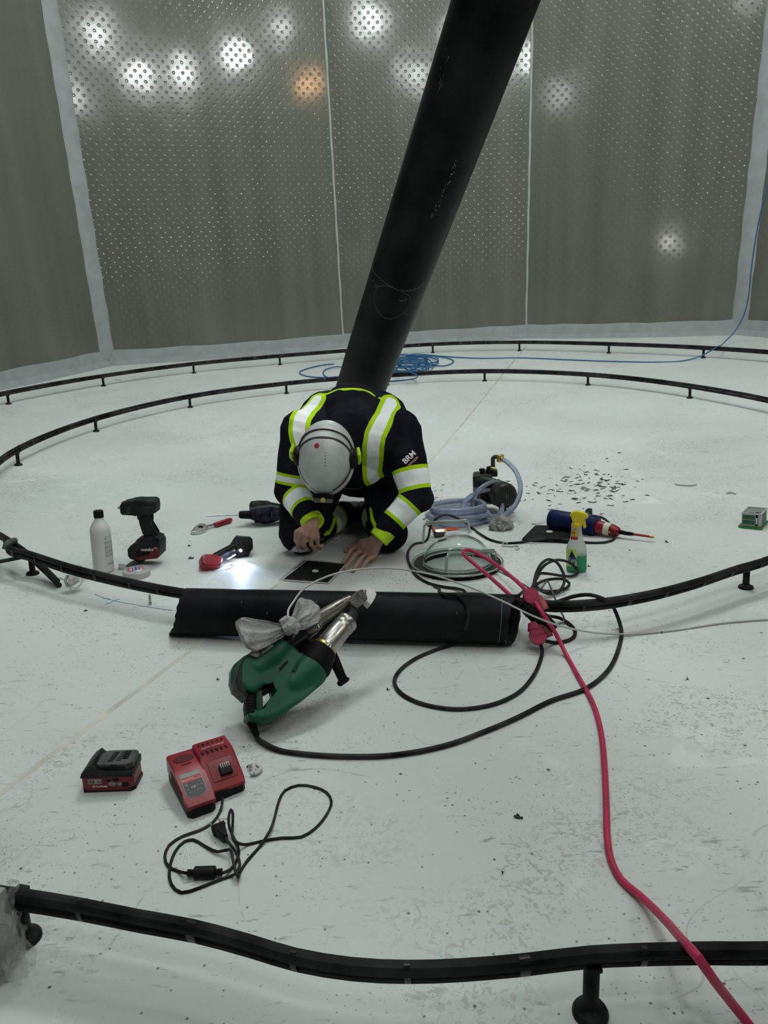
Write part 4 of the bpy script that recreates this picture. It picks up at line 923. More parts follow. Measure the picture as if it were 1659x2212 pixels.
# rag knotted round it
RAGM = mat('grey-white rag', (.36, .355, .34), .85, var=.25, vscale=30, bump=.7, bscale=120)
rg = PF('rag', 'grey-white cloth rag knotted like a bow on the green welder', 'rag', gw.R @ gw.p(622, 1362, .05), gw.R @ gw.p(690, 1312, .05), face=None)
def lobe(nm, cen, tips, z, th):
    """pleated fan of cloth from the knot outwards"""
    bm = bmesh.new(); nu, nv = 22, 46; c = rg.p(*cen); grid = []
    tp_ = [rg.p(*t) for t in tips]
    for s in (1, -1):
        gr = []
        for u in range(nu+1):
            t = u/nu; row = []
            for v in range(nv+1):
                w = v/nv; k = w*(len(tp_)-1); i = min(int(k), len(tp_)-2); e = tp_[i].lerp(tp_[i+1], k-i)
                q = c.lerp(e, t); edge = math.sin(PI*w)**.4
                fold = .0042*math.sin(w*23+z*50+1.5*t)*min(1, .4+t)*(1.1-.5*t)+.002*math.sin(w*51+t*9)
                q = V((q.x+.002*math.sin(9*t+w*6), q.y+.002*math.cos(11*t+w*5), z+fold+s*(th*edge*(.45+.75*math.sin(PI*min(t*.62+.2, 1))))))
                row.append(bm.verts.new(q))
            gr.append(row)
        for a, b in zip(gr, gr[1:]):
            for v in range(nv): bm.faces.new((a[v], a[v+1], b[v+1], b[v]))
        grid.append(gr)
    a, b = grid
    for u in range(nu):
        for v in (0, nv): bm.faces.new((a[u][v], a[u+1][v], b[u+1][v], b[u][v]))
    for v in range(nv): bm.faces.new((a[nu][v], a[nu][v+1], b[nu][v+1], b[nu][v]))
    return link(nm, bm_me(bm, nm, 70), RAGM, rg.root, smooth=False)
lobe('cloth_end', (626, 1354), [(606, 1352), (560, 1341), (524, 1336), (513, 1342), (520, 1372), (532, 1396), (551, 1407), (575, 1396), (612, 1374)], .0, .012)
lobe('cloth_end', (628, 1352), [(620, 1350), (634, 1330), (644, 1300), (648, 1294), (668, 1298), (685, 1312), (689, 1330), (684, 1345), (660, 1358), (640, 1362)], .002, .012)
kb = MB()
kb.tube([rg.p(608, 1348, .010), rg.p(618, 1340, .018), rg.p(632, 1344, .020), rg.p(640, 1356, .016), rg.p(636, 1368, .010)], [.010, .012, .012, .011, .008], 14)
kb.tube([rg.p(612, 1360, .016), rg.p(622, 1354, .024), rg.p(634, 1350, .02), rg.p(642, 1352, .01)], [.008, .011, .010, .008], 14)
kb.ball(rg.p(626, 1356, .006), (.020, .017, .016), sub=3)
km = remesh(bm_me(kb.bm), .0016, 2); 
for v in km.vertices: v.co += v.normal*.0016*(MN.noise(v.co*260)+MN.noise(v.co*120))
link('knot', km, RAGM, rg.root)
# white welding wire
WIRE = mat('white welding wire', (.45, .45, .42), .5)
ww = thing('welding_wire', 'thin white plastic wire arching from the rag over the pipe to the right edge', 'wire')
w0 = rg.R @ rg.p(624, 1356, .012)
wcord('wire', [w0, rg.R @ rg.p(622, 1334, .03)]+[F(*q) for q in [(634, 1300, .20), (655, 1273, .22), (700, 1248, .235), (760, 1232, .235), (850, 1228, .215), (930, 1241, .19), (1000, 1263, .175), (1080, 1296, .165), (1150, 1330, .13), (1230, 1357, .06), (1330, 1370, .012), (1450, 1362, .004), (1560, 1346, .004), (1659, 1338, .004), (1760, 1336, .004)]], 0.0027, WIRE, ww)
# ================================================================== pink cable with black and pink splitter
PINK = mat('pink red cable', (.46, .022, .085), .45, var=.2, vscale=20); PKR = mat('pink rubber cap', (.30, .018, .062), .6, var=.35, vscale=25, bump=.1); RDB = mat('dusty red plug', (.25, .045, .04), .6, var=.7, vscale=40)
sp = PF('cable_splitter', 'black and pink cable splitter with its pink lead looping over the clear dome', 'splitter', F(1124, 1298, .125), F(1192, 1362, .055))
sp.cyl('socket_body', [(1130, 1303, 14), (1140, 1312, 20), (1168, 1338, 23), (1186, 1356, 22), (1193, 1364, 17)], RUB, n=24, sq=(1, .8))
srl = sp.cyl('strain_relief', [(1115, 1296, 7), (1122, 1300, 8), (1128, 1303, 10), (1134, 1308, 12), (1150, 1322, 16)], RUB, n=18)
for k in range(7): sp.cyl('ridge', [(1121+k*4, 1300+k*3.4, 9.2+k*1.1), (1122.6+k*4, 1301.4+k*3.4, 9.2+k*1.1)], DK, srl, n=16)
MB().lathe([(.0, .010), (.021, .010), (.0225, .004), (.0225, -.006), (.018, -.010), (.018, -.03)], M=sp.R.inverted() @ sp.R @ Matrix.Translation(sp.p(1147, 1288, .018)) @ T(rx=-12, ry=8), n=30).build('upper_cap', PKR, sp.root)
sp.cyl('cap_neck', [(1150, 1298, 16, .006), (1156, 1312, 13, .004)], PKR, n=20)
MB().lathe([(.0, .010), (.0225, .010), (.0245, .004), (.0245, -.006), (.018, -.010), (.018, -.03)], M=Matrix.Translation(sp.p(1162, 1374, .02)) @ T(rx=-6, ry=-4), n=30).build('lower_cap', PKR, sp.root)
sp.cyl('cap_neck', [(1158, 1362, 18, .008), (1156, 1346, 15, .004)], PKR, n=20)
sp.cyl('red_socket', [(1160, 1288, 9, -.012), (1166, 1300, 12, -.012), (1174, 1318, 13, -.012)], RDB, n=20)
sp.cyl('red_socket', [(1166, 1352, 12, .012), (1180, 1358, 13, .012), (1184, 1372, 10, .012), (1178, 1374, 5, .012)], RDB, n=20)
MB().box(tuple(sp.p(1178.5, 1333, .0195)), (.0016, .006, .0012), .0003).build('pilot_light', mat('orange pilot light', (.9, .3, .1), emit=(1, .25, .06), es=9), sp.root, 'glowing orange pilot light')
pk = [(1117, 1298, .125), (1100, 1284, .120), (1060, 1248, .115), (1022, 1216, .118), (1002, 1197, .122), (1002, 1189, .127), (1012, 1188, .127), (1050, 1206, .124), (1095, 1238, .125), (1140, 1280, .135), (1172, 1325, .115), (1200, 1368, .055), (1222, 1412, .010), (1250, 1463), (1281, 1520), (1298, 1580), (1306, 1660), (1310, 1750), (1312, 1810), (1320, 1858), (1342, 1900), (1385, 1937, .012), (1435, 1986, .05), (1475, 2032, .11), (1506, 2066, .128), (1540, 2114, .10), (1580, 2166, .04), (1620, 2216, .010), (1665, 2275), (1720, 2350)]
cord('pink_lead', pk, .0062, PINK, sp.root, 'pink red lead', n=10)
# extension lead over the pipe
el = thing('extension_lead', 'black cable looping on the floor right of the welder and over the lying pipe', 'cable')
pts = [F(938, 1268, .05), F(948, 1272, .10)]+[on_lying(958, 1283, .008), on_lying(985, 1286, .008), on_lying(1004, 1302, .007), on_lying(1012, 1330, .007), on_lying(1008, 1352, .008)]+floorline([(996, 1376, .02), (975, 1392, .008), (940, 1404), (895, 1424), (862, 1450), (852, 1474), (868, 1499), (905, 1518), (960, 1530), (1010, 1531), (1070, 1520), (1120, 1496), (1152, 1460), (1168, 1424), (1171, 1402, .012), (1166, 1388, .03)], .0052)
pts[-1] = sp.R @ sp.p(1164, 1384, .015)
wcord('lead', pts, .0052, CORD, el)
# tangle of loops beside the splitter
tg = thing('cable_loops', 'tangled black cable loops beside the pink splitter', 'cable')
def c4(l): return [(1080+a*.217, 1060+b*.217, h) for a, b, h in l]
lp_ = c4([(300, 1010, .09), (335, 930, .10), (365, 810, .11), (425, 715, .11), (500, 685, .10), (565, 712, .09), (612, 780, .07), (640, 860, .05), (632, 940, .03), (590, 1000, .015), (530, 1030, .010), (440, 1012, .02), (370, 960, .05), (352, 900, .08), (410, 780, .09), (495, 712, .08), (600, 690, .06), (700, 720, .04), (765, 778, .02), (775, 820, .012), (720, 850, .008), (640, 850, .012), (520, 832, .02), (420, 822, .03), (368, 870, .05), (335, 950, .07), (420, 902, .06), (520, 880, .05), (640, 885, .03), (690, 920, .018), (672, 960, .010), (600, 992, .010), (500, 1002, .016), (410, 990, .05), (330, 975, .08), (255, 990, .085), (190, 1040, .09)])
cord('loops', lp_, .0050, CORD, tg)
cord('lower_loop', c4([(440, 1240, .06), (500, 1250, .03), (600, 1270, .012), (690, 1325, .006), (748, 1395, .006), (725, 1465, .006), (640, 1500, .006), (540, 1512, .006), (450, 1495, .02)]), .0052, CORD, tg)
gy = thing('grey_wire', 'thin stiff grey wire bent to a point behind the pink splitter', 'wire')
cord('wire', [(1062, 1226, .012), (1100, 1246, .03), (1130, 1262, .06), (1160, 1276, .09), (1170, 1270, .10), (1181, 1256, .11), (1184, 1257, .11), (1196, 1286, .08), (1212, 1322, .03), (1219, 1336, .012), (1214, 1346, .008), (1195, 1351, .006)], .0028, mat('grey wire', (.10, .11, .11), .4), gy)
# ================================================================== plates and hatch
PLT = mat('matt black plate', (.0055, .006, .0065), .42, spec=.12, var=.6, vscale=60)
HOLE = mat('pale liner seen through the hole', (.50, .53, .52), .6)
def flat_plate(name, label, corners, th, hole, lift=.001, rot=0):
    c = sum((F(*q) for q in corners), V())/4; n = fn(c); x = (F(*corners[1])-F(*corners[0])).normalized(); y = n.cross(x).normalized(); x = y.cross(n)
    M = Matrix((x, y, n)).transposed().to_4x4(); M.translation = V((c.x, c.y, fz(c.x, c.y)))+n*lift; t = thing(name, label, 'plate', M); I = M.inverted()
    def loc(px, py):
        o = I @ CAM; d = I.to_3x3() @ ray(px, py); k = -o.z/d.z; q = o+d*k; return q.xy
    pts = [loc(*q) for q in corners]; out = []
    for i in range(4):
        a, b, d = pts[i-1], pts[i], pts[(i+1) % 4]; r = .012; u = (a-b).normalized(); v = (d-b).normalized()
        for k in range(5): s = k/4; out.append(tuple(b+u*r*(1-s)**2+v*r*s**2))
    hx0 = [loc(hole[0]+hole[2]*math.cos(2*PI*k/20), hole[1]+hole[3]*math.sin(2*PI*k/20)) for k in range(20)]
    MB().prism(out, 0, th, .001).build('plate', PLT, t)
    MB().prism([tuple(q) for q in hx0], th-.0002, th+.0006).build('hole', HOLE, t, 'pale oval hole')
    return t, loc, pts
CORN = [(611, 1253), (658, 1212), (745, 1220), (707, 1260)]
hp_, loc_, pts_ = flat_plate('hatch_plate', 'speckled black square plate with oval hole, taped down in front of the worker\'s hands', [(611, 1253), (707, 1260), (745, 1220), (658, 1212)], .003, (681, 1235, 7, 3))
sq_ = MB(); rr = random.Random(5)
for k in range(46):
    px, py = rr.uniform(640, 725), rr.uniform(1218, 1256)
    if py > 1253-(px-611)*.0+0 and px > 700: continue
    if (px-611)*(-41)+(py-1253)*(-47) > 0: continue
    q = loc_(px, py); s = rr.uniform(.0006, .0016); sq_.box((q.x, q.y, .0036), (s, s, .0008))
o = sq_.build('dust_specks', mat('pale dust', (.3, .32, .32), .8), hp_); o['kind'] = 'stuff'
TAPE = mat('clear tape film', (.70, .73, .71), .14, trans=.4, alpha=.85)
tb = MB(); cc = (pts_[0]+pts_[1]+pts_[2]+pts_[3])/4
for i in range(4):
    a, b = pts_[i], pts_[(i+1) % 4]; d = (b-a).normalized(); nn_ = V((d.y, -d.x)); 
    if (a-cc).dot(nn_) < 0: nn_ = -nn_
    tb.tube([V((*(a+nn_*.006-d*.008), .003)), V((*((a+b)/2+nn_*(.007+.001*i)), .004)), V((*(b+nn_*.006+d*.008), .003))], .0032, 6, sq=(.5, 1.5))
tb.build('tape_border', TAPE, hp_, 'clear crinkled tape border')
flat_plate('black_plate', 'plain black rounded plate with oval hole lying half under the blue heat gun', [(1126, 1168), (1243, 1173), (1242, 1139), (1157, 1137)], .006, (1187, 1151, 7.5, 2.6), .004)
# ================================================================== white solvent bottle
M = stand(225, 1233, yawcam(225, 1233)); wb = thing('solvent_bottle', 'white plastic bottle with black screw cap and printed label', 'bottle', M)
r = .0375
MB().lathe([(.030, 0), (.0365, .003), (r, .010), (r, .160), (.0365, .170), (.030, .186), (.021, .200), (.0165, .208), (.0155, .216), (.0155, .220)], n=40).build('body', mat('milky plastic', (.66, .67, .64), .42, trans=.12, var=.06), wb)
cp = MB().lathe([(.0175, .214), (.0182, .216), (.0182, .236), (.0165, .240), (.0, .241)], n=36, cap=True).build('cap', BLK, wb, 'black screw cap')
lb = link('label', patch(r, 12, 72, .030, .150), mat('label paper', (.60, .61, .60), .5), wb, smooth=False)
TXB = mat('dense grey small print', (.30, .31, .31), .7, var=1.2, vscale=400)
for z0, z1 in ((.112, .126), (.096, .109), (.080, .093), (.064, .077)): link('print_block', patch(r, 14, 69, z0, z1, up=.0008), TXB, lb, smooth=False)
link('print_block', patch(r, 24, 70, .033, .042, up=.0008), TXB, lb, smooth=False)
link('print_line', patch(r, 52, 72, .149, .1505, up=.0008), TXB, lb, smooth=False)
link('blue_logo', patch(r, 18, 30, .134, .137, up=.0008, n=4), mat('blue print', (.03, .10, .30), .5), lb, smooth=False); link('blue_logo', patch(r, 22, 25, .136, .147, up=.0008, n=3), MATS['blue print'], lb, smooth=False)
# ================================================================== impact wrench standing on its battery
p0 = F(318, 1202); w0 = F(284, 1196); w1 = F(352, 1200)
iw = PF('impact_wrench', 'black cordless impact wrench standing on its red and black battery', 'power tool', F(286, 1200, .03), F(350, 1202, .03), face=V((CAM.x-p0.x, CAM.y-p0.y, 0)))
DG = mat('dark green-black casing', (.008, .013, .013), .45, spec=.2, var=.5, bump=.05)
iw.ex('motor_housing', [(264, 1088), (270, 1082), (284, 1079), (300, 1077), (334, 1076), (340, 1080), (342, 1092), (341, 1104), (334, 1107), (326, 1109), (298, 1110), (270, 1109), (265, 1104)], -.030, .030, .012, DG, seg=4)
nz_ = iw.cyl('gear_case', [(278, 1096, 13.5), (270, 1096, 14), (266, 1096, 13), (264, 1096, 9)], DK, n=24); iw.cyl('anvil', [(266, 1097, 5), (260, 1097, 4.4), (259, 1097, 3.2), (255, 1097, 3.2)], SIL, nz_, n=14)
iw.ex('grip', [(298, 1108), (327, 1106), (324, 1114), (328, 1128), (338, 1152), (344, 1160), (312, 1162), (316, 1150), (309, 1128), (303, 1118)], -.017, .017, .008, DG)
iw.ex('trigger', [(297, 1112), (304, 1111), (307, 1122), (304, 1124), (298, 1120)], -.008, .008, .002, REDP, label='dark red trigger')
iw.ex('foot', [(300, 1162), (314, 1157), (338, 1153), (350, 1158), (350, 1166), (304, 1172)], -.028, .028, .004, DG)
ib = iw.ex('battery', [(283, 1180), (290, 1172), (302, 1166), (350, 1163), (352, 1168), (352, 1195), (346, 1200), (300, 1204), (288, 1200), (284, 1194)], -.036, .036, .005, DG)
iw.ex('battery_panel', [(297, 1181), (350, 1176), (352, 1196), (340, 1200), (306, 1203), (299, 1200)], .034, .0368, .001, mat('dark red panel', (.13, .008, .012), .45), ib, label='dark red battery panel')
iw.ex('battery_badge', [(300, 1182), (336, 1177), (331, 1190), (304, 1197), (299, 1194)], .036, .0374, .0006, BLK, ib)
tq = iw.p(318, 1187.5, .0378); text('battery_print', 'metabo', .0165, WTX, Matrix.Translation(tq) @ T(rz=3), ib, .0002, bold=.0004)
tq = iw.p(336, 1184, .0378); MB().box((0, 0, 0), (.014, .007, .0005), M=Matrix.Translation(tq) @ T(rz=3)).build('badge', mat('pale red badge', (.5, .2, .2), .5), ib)
tq = iw.p(318, 1096, .0306); text('side_print', 'metabo', .014, mat('dim grey print', (.06, .065, .065), .6), Matrix.Translation(tq), iw.root, .0002)
for k in range(3): iw.ex('vent', [(281, 1092+k*5), (288, 1091+k*5), (288, 1093+k*5), (281, 1094+k*5)], .028, .0306, .0003, mat('dim grey print', (.06, .065, .065), .6))
iw.cyl('red_button', [(306, 1163, 3.6, .018), (310, 1162, 3.6, .018)], REDP, n=12)
# ================================================================== scraper with grey handle
sc_ = PF('scraper', 'putty scraper with short steel blade and grey handle, right of the white bottle', 'scraper', F(262, 1223, .010), F(312, 1207, .012), face=V((0, -.35, 1)))
sc_.ex('blade', [(255, 1218), (270, 1219), (279, 1222), (278, 1227), (266, 1229), (256, 1227)], -.001, .001, .0004, STEEL)
sc_.cyl('handle', [(274, 1224, 3), (280, 1221, 5), (292, 1216, 6), (304, 1209, 6.2), (311, 1206, 5), (314, 1205, 2.5)], mat('grey rubber handle', (.035, .04, .04), .6, bump=.2), n=16)
# ================================================================== tape roll
M = stand(296, 1247, yawcam(296, 1247)); tr_ = thing('tape_roll', 'roll of clear packing tape lying flat, red and blue label on its core', 'tape', M @ T(y=.02))
MB().lathe([(.036, .001), (.048, .0), (.050, .002), (.050, .022), (.048, .024), (.036, .023), (.036, .001)], n=48, cap=False).build('tape', mat('clear tape side', (.50, .50, .46), .35, trans=.25, var=.1), tr_)
core = MB().lathe([(.0345, .002), (.0365, .002), (.0365, .0245), (.0345, .0245), (.0345, .002)], n=40, cap=False).build('core', mat('white core', (.6, .6, .58), .6), tr_)
MB().lathe([(.0, .0240), (.036, .0246), (.036, .0250), (.0, .0250)], n=40).build('core_label', mat('pale blue label', (.33, .38, .46), .5), core)
RL = mat('red label field', (.50, .03, .03), .5); BL = mat('blue label field', (.05, .13, .40), .5)
for (x, y, w, h, m) in [(-.020, .002, .018, .040, RL), (.018, .004, .016, .044, RL), (-.001, .004, .008, .050, BL), (-.0315, .002, .004, .022, BL)]:
    MB().box((x, y, .0253), (w, h, .0005)).build('label_field', m, core)
for x in (-.020, .018):
    text('label_print', 'TESA', .0125, WTX, T(x, .004, .0257, rz=-90), core, .0001, bold=.0004)
MB().prism([(-.004, -.030), (.016, -.034), (.026, -.018), (.012, -.016), (-.002, -.018)], .0258, .0266).build('loose_end', mat('white tape end', (.75, .76, .75), .3), tr_)
# ================================================================== ratchet
rt = PF('ratchet_wrench', 'steel ratchet wrench with red handle', 'wrench', F(432, 1144, .012), F(494, 1127, .012), face=V((0, -.30, 1)))
rt.cyl('shaft', [(440, 1140, 4), (452, 1136, 3.2), (466, 1133, 3.2)], CHR, n=16)
rh = rt.ex('head', [(418, 1144), (414, 1147), (412, 1150), (422, 1152), (436, 1151), (446, 1146), (448, 1139), (442, 1134), (430, 1134), (424, 1138)], -.009, .009, .004, SIL)
MB().lathe([(.0, .011), (.011, .011), (.013, .008)], M=Matrix.Translation(rt.p(433, 1142)), n=24).build('selector', BLK, rh)
rt.cyl('handle', [(463, 1134, 5), (468, 1133, 6.2), (480, 1129, 5.4), (492, 1125, 6.2), (498, 1123, 5.2), (500, 1122, 3)], REDP, n=18, label='red handle')
# ================================================================== hammer drill
hd = PF('hammer_drill', 'dark blue cordless drill with long bit lying beside the worker\'s knee', 'power tool', F(518, 1113, .055), F(612, 1106, .055), face=V((0, -.85, .5)))
NB = mat('navy drill casing', (.005, .006, .019), .5, spec=.15, var=.9, vscale=40, bump=.1); GS = mat('dusty grey grip', (.05, .055, .055), .6, var=.6, vscale=60)
hd.cyl('drill_bit', [(444, 1114.5, .7), (447, 1114.5, 1.5), (505, 1112.5, 1.6), (520, 1112, 1.8)], SIL, n=8)
hd.cyl('chuck', [(516, 1112, 5), (518, 1112, 8), (524, 1112, 8.6), (536, 1112, 9), (543, 1112, 9.4), (545, 1112, 7)], RUB, n=24)
hd.ex('gear_case', [(540, 1103), (556, 1101), (582, 1098), (606, 1099), (618, 1104), (622, 1112), (614, 1118), (590, 1127), (572, 1130), (560, 1127), (556, 1123), (543, 1120)], -.030, .030, .010, NB)
hd.ex('top_shell', [(539, 1099), (554, 1096), (584, 1092), (612, 1096), (622, 1100), (606, 1102), (560, 1103), (541, 1104)], -.022, .022, .005, GS)
hd.ex('battery', [(540, 1086), (543, 1081), (560, 1080), (578, 1080), (590, 1085), (593, 1092), (560, 1096), (541, 1100)], -.05, -.006, .006, DK)
hd.ex('grip', [(588, 1084), (604, 1087), (620, 1093), (624, 1099), (606, 1098), (590, 1094)], -.035, -.006, .006, NB)
for a in ([(587, 1106), (587, 1118)], [(594, 1104), (600, 1106)], [(597, 1111), (604, 1110)], [(596, 1116), (603, 1118)], [(606, 1106), (612, 1108)]):
    hd.cyl('chalk_scuff', [(x, y, .5, .0305) for x, y in a], GS, n=5)
# ================================================================== rotary tool with its light on
rt0, rt1 = F(452, 1215, .026), F(538, 1180, .034)
rg2 = PF('die_grinder', 'red and black cordless die grinder, its white work light shining on the floor', 'power tool', rt0, rt1, face=V((0, -.8, .6)))
rg2.ex('head', [(432, 1207), (438, 1203), (462, 1203), (474, 1208), (478, 1216), (474, 1226), (460, 1230), (440, 1227), (433, 1222)], -.020, .022, .009, REDP, seg=4)
rg2.cyl('body', [(458, 1212, 10), (468, 1206, 13), (486, 1195, 12), (508, 1183, 12), (520, 1178, 13)], BLK, n=24)
rg2.ex('battery', [(501, 1169), (506, 1163), (536, 1165), (542, 1171), (543, 1190), (538, 1197), (520, 1198), (508, 1194), (502, 1182)], -.026, .022, .007, BLK)
rg2.ex('battery_stripe', [(506, 1164), (536, 1166), (538, 1169), (508, 1167)], -.012, .0225, .001, GP)
MB().tube([rg2.p(472, 1217, .014), rg2.p(484, 1216, .018), rg2.p(488, 1217, .018)], [.0065, .006, .004], 16).build('collet', SIL, rg2.root)
MB().tube([rg2.p(488, 1217, .018), rg2.p(494, 1219, .019), rg2.p(499, 1220.5, .020), rg2.p(503, 1221.5, .021), rg2.p(506, 1222, .021)], [.0012, .0014, .0035, .003, .0006], 12).build('burr', SIL, rg2.root)
tp1 = rg2.p(503, 1200, .0135); text('side_print', 'Milwaukee', .012, WTX, Matrix.Translation(rg2.p(500, 1203, .014)) @ T(rz=10), rg2.root, .0002, shear=.3)
lw = rg2.R @ rg2.p(520, 1189, .024)
ls = MB().ball((0, 0, 0), (.006, .006, .004), M=Matrix.Translation(rg2.p(520, 1189, .022))).build('work_light', mat('white led', (1, 1, 1), emit=(.85, .92, 1), es=120), rg2.root, 'glowing white work light')
ld = D.lights.new('work_light_beam', 'SPOT'); ld.energy = 2.6; ld.color = (.50, .64, 1); ld.spot_size = math.radians(112); ld.spot_blend = .6; ld.shadow_soft_size = .004
lo_ = D.objects.new('work_light_beam', ld); COL.objects.link(lo_); lo_.parent = rg2.root
lw2 = lw+V((0, -.006, .004)); aimp = F(498, 1238); qz = (lw2-aimp).normalized().to_track_quat('Z', 'Y').to_matrix().to_4x4(); qz.translation = lw2; lo_.matrix_parent_inverse = Matrix(); lo_.matrix_local = rg2.R.inverted() @ qz
# ================================================================== small steel bit
M = stand(325, 1306, 0); bi = thing('socket_adapter', 'tiny upright steel bit adapter on the floor in front of the hose ring', 'adapter', M)
MB().lathe([(.0055, 0), (.0055, .010), (.0042, .012), (.0042, .016), (.0052, .018), (.0052, .022), (.0040, .024), (.0036, .034), (.0026, .037)], n=12).build('adapter', STEEL, bi)
# ================================================================== clear dome box
CLR = mat('clear acrylic', (.90, .95, .93), .03, trans=1, ior=1.20, spec=.7)
CLE = mat('clear acrylic edge', (.62, .70, .67), .12, trans=.6, ior=1.3)
M = stand(988, 1224, 0); dm = thing('vacuum_dome', 'clear acrylic dome lid with two clear handles on a round black base', 'dome', M); dr = .172
MB().lathe([(.135, 0), (.163, .0), (.166, .006), (.164, .016), (.135, .016), (.135, 0)], n=64, cap=False).build('gasket', RUB, dm)
MB().lathe([(.130, .017), (dr, .017), (dr+.001, .020), (dr, .025), (.130, .025), (.130, .017)], n=72, cap=False).build('flange', CLR, dm)
MB().tube([(dr*math.cos(2*PI*k/72), dr*math.sin(2*PI*k/72), .021) for k in range(72)], .0032, 8, closed=True).build('flange_rim', CLE, dm)
dp = []; N_ = 16; Rd = .128; Hd = .098
for k in range(N_+1): t = k/N_*PI/2; dp.append((Rd*math.cos(t)+.0001, .025+Hd*math.sin(t)))
MB().lathe(dp+[(r_*.968, .025+(z_-.025)*.968) for r_, z_ in reversed(dp)], n=64, cap=False).build('dome', CLR, dm)
MB().tube([(Rd*math.cos(2*PI*k/64), Rd*math.sin(2*PI*k/64), .027) for k in range(64)], .0028, 8, closed=True).build('dome_rim', CLE, dm)
DI = M.inverted()
def handle(b0, t0, t1, b1, y0, y1):
    pts = [DI @ atY(*b0, y0), DI @ atY(*t0, y0), DI @ atY(*t1, y1), DI @ atY(*b1, y1)]
    for q in (pts[0], pts[3]): q.z = max(q.z, .022)
    a = pts[1].lerp(pts[0], .12); b_ = pts[1].lerp(pts[2], .08); c = pts[2].lerp(pts[1], .08); d_ = pts[2].lerp(pts[3], .12)
    h = MB().tube([pts[0], a, b_, c, d_, pts[3]], .0052, 8, sq=(1, 1)).build('handle', CLE, dm)
    n = (pts[2]-pts[1]).normalized(); z = V((0, 0, 1)); 
    MB().tube([pts[1].lerp(pts[2], .03), pts[1].lerp(pts[2], .97)], .0085, 4, sq=(1, 1)).build('handle_bar', CLR, h)
    return h
f0 = F(966, 1248); f1 = F(1073, 1222)
handle((964, 1244), (965, 1198), (1070, 1190), (1073, 1222), f0.y, f1.y)
f0 = F(914, 1182); f1 = F(1016, 1168)
handle((914, 1178), (917, 1131), (1010, 1125), (1016, 1150), f0.y, f1.y)
# orange clamp behind the dome
oc = PF('toggle_clamp', 'small clamp with orange grips lying behind the clear dome', 'clamp', F(934, 1150, .025), F(985, 1144, .02), face=V((0, -.8, .6)))
ORG = mat('orange red plastic', (.62, .085, .02), .4)
oc.cyl('grip', [(931, 1134, 2.4), (934, 1140, 3.2), (938, 1152, 2.4)], ORG); oc.ex('jaw', [(938, 1145), (962, 1143), (964, 1149), (946, 1153), (939, 1150)], -.008, .008, .002, SIL); oc.ex('lever', [(956, 1141), (988, 1140), (990, 1144), (966, 1147), (955, 1146)], -.007, .007, .003, ORG)
oc.ex('frame', [(936, 1149), (950, 1152), (962, 1151), (958, 1158), (940, 1160)], -.008, .008, .002, DK)
# ================================================================== vacuum pump
M = stand(1066, 1106, yawcam(1066, 1106)); vp = thing('vacuum_pump', 'dark green-grey vacuum pump with round fan cover on small metal feet', 'pump', M)
VG = mat('dark grey green enamel', (.020, .025, .022), .40, spec=.3, var=.6, vscale=22, bump=.08)
mdir = V((.40, -.86, -.06)).normalized(); mq = mdir.to_track_quat('Z', 'Y').to_matrix().to_4x4(); mq.translation = V((.010, .02, .105))
mo = MB().lathe([(.050, .0), (.054, .006), (.054, .058), (.060, .062), (.062, .085), (.062, .112), (.056, .126), (.046, .130), (.044, .126)], M=mq, n=40).build('motor', VG, vp)
MB().lathe([(.0, .1265), (.046, .1265)], M=mq, n=32, cap=False).build('fan_opening', mat('fan dark', (.003, .003, .003), .8), mo)
gl = MB()
for k in range(-4, 5):
    t = k*.0095; L_ = math.sqrt(max(.0001, .045**2-t*t)); gl.box((t, 0, .1285), (.0022, 2*L_, .0022), M=mq); gl.box((0, t, .1287), (2*L_, .0022, .0022), M=mq)
gl.lathe([(.009, .1285), (.009, .1305), (.0065, .1305), (.0065, .1285)], M=mq, n=16)
gl.build('fan_grille', mat('dull grey grille', (.060, .066, .060), .5), mo)
fin = MB()
for k in range(14):
    a = 2*PI*k/14; fin.box((.0555*math.cos(a), .0555*math.sin(a), .032), (.006, .003, .05), M=mq @ T(0, 0, 0) @ Matrix.Identity(4))
fin.build('cooling_fins', VG, mo)
MB().box((-.048, .050, .118), (.095, .110, .135), .010).box((-.010, .075, .180), (.070, .060, .030), .006).build('pump_block', VG, vp)
MB().box((-.076, -.006, .096), (.030, .004, .060), .001).build('sight_plate', mat('pale sight plate', (.20, .21, .19), .4), vp)
MB().cone((-.048, -.004, .160), (.006, -.030, .150), .022, .024, n=24).build('oil_filter', VG, vp)
MB().lathe([(.0, .210), (.0, .210), (.013, .210), (.014, .206), (.014, .200), (.010, .199), (.010, .183)], M=T(-.050, .040, 0), n=20).build('oil_cap', BLK, vp, 'black oil cap')
MB().tube(spline([V((.004, .05, .190)), V((.004, .05, .235)), V((.006, .048, .258)), V((.020, .040, .266)), V((.036, .028, .262))], .006), .0105, 16).build('inlet_elbow', mat('cast iron elbow', (.05, .05, .045), .5, var=.5), vp)
MB().tube([V((-.020, .045, .19)), V((-.018, .04, .212)), V((-.004, .03, .214))], .011, 14).build('fitting', DK, vp); MB().cone((-.006, .030, .212), (.014, .018, .208), .009, .008).build('brass_fitting', BRS, vp)
cd_ = V((.60, -.62, -.22)).normalized(); cq = cd_.to_track_quat('Z', 'Y').to_matrix().to_4x4(); cq.translation = V((.034, .030, .263))
cpl = MB().lathe([(.013, 0), (.018, .002), (.018, .007), (.015, .008), (.019, .010), (.019, .017), (.013, .019), (.011, .024)], M=cq, n=24).build('brass_coupling', BRS, vp)
for k in range(4): a = PI/4+k*PI/2; MB().box((.019*math.cos(a), .019*math.sin(a), .0085), (.006, .006, .015), .001, M=cq).build('coupling_claw', BRS, cpl)
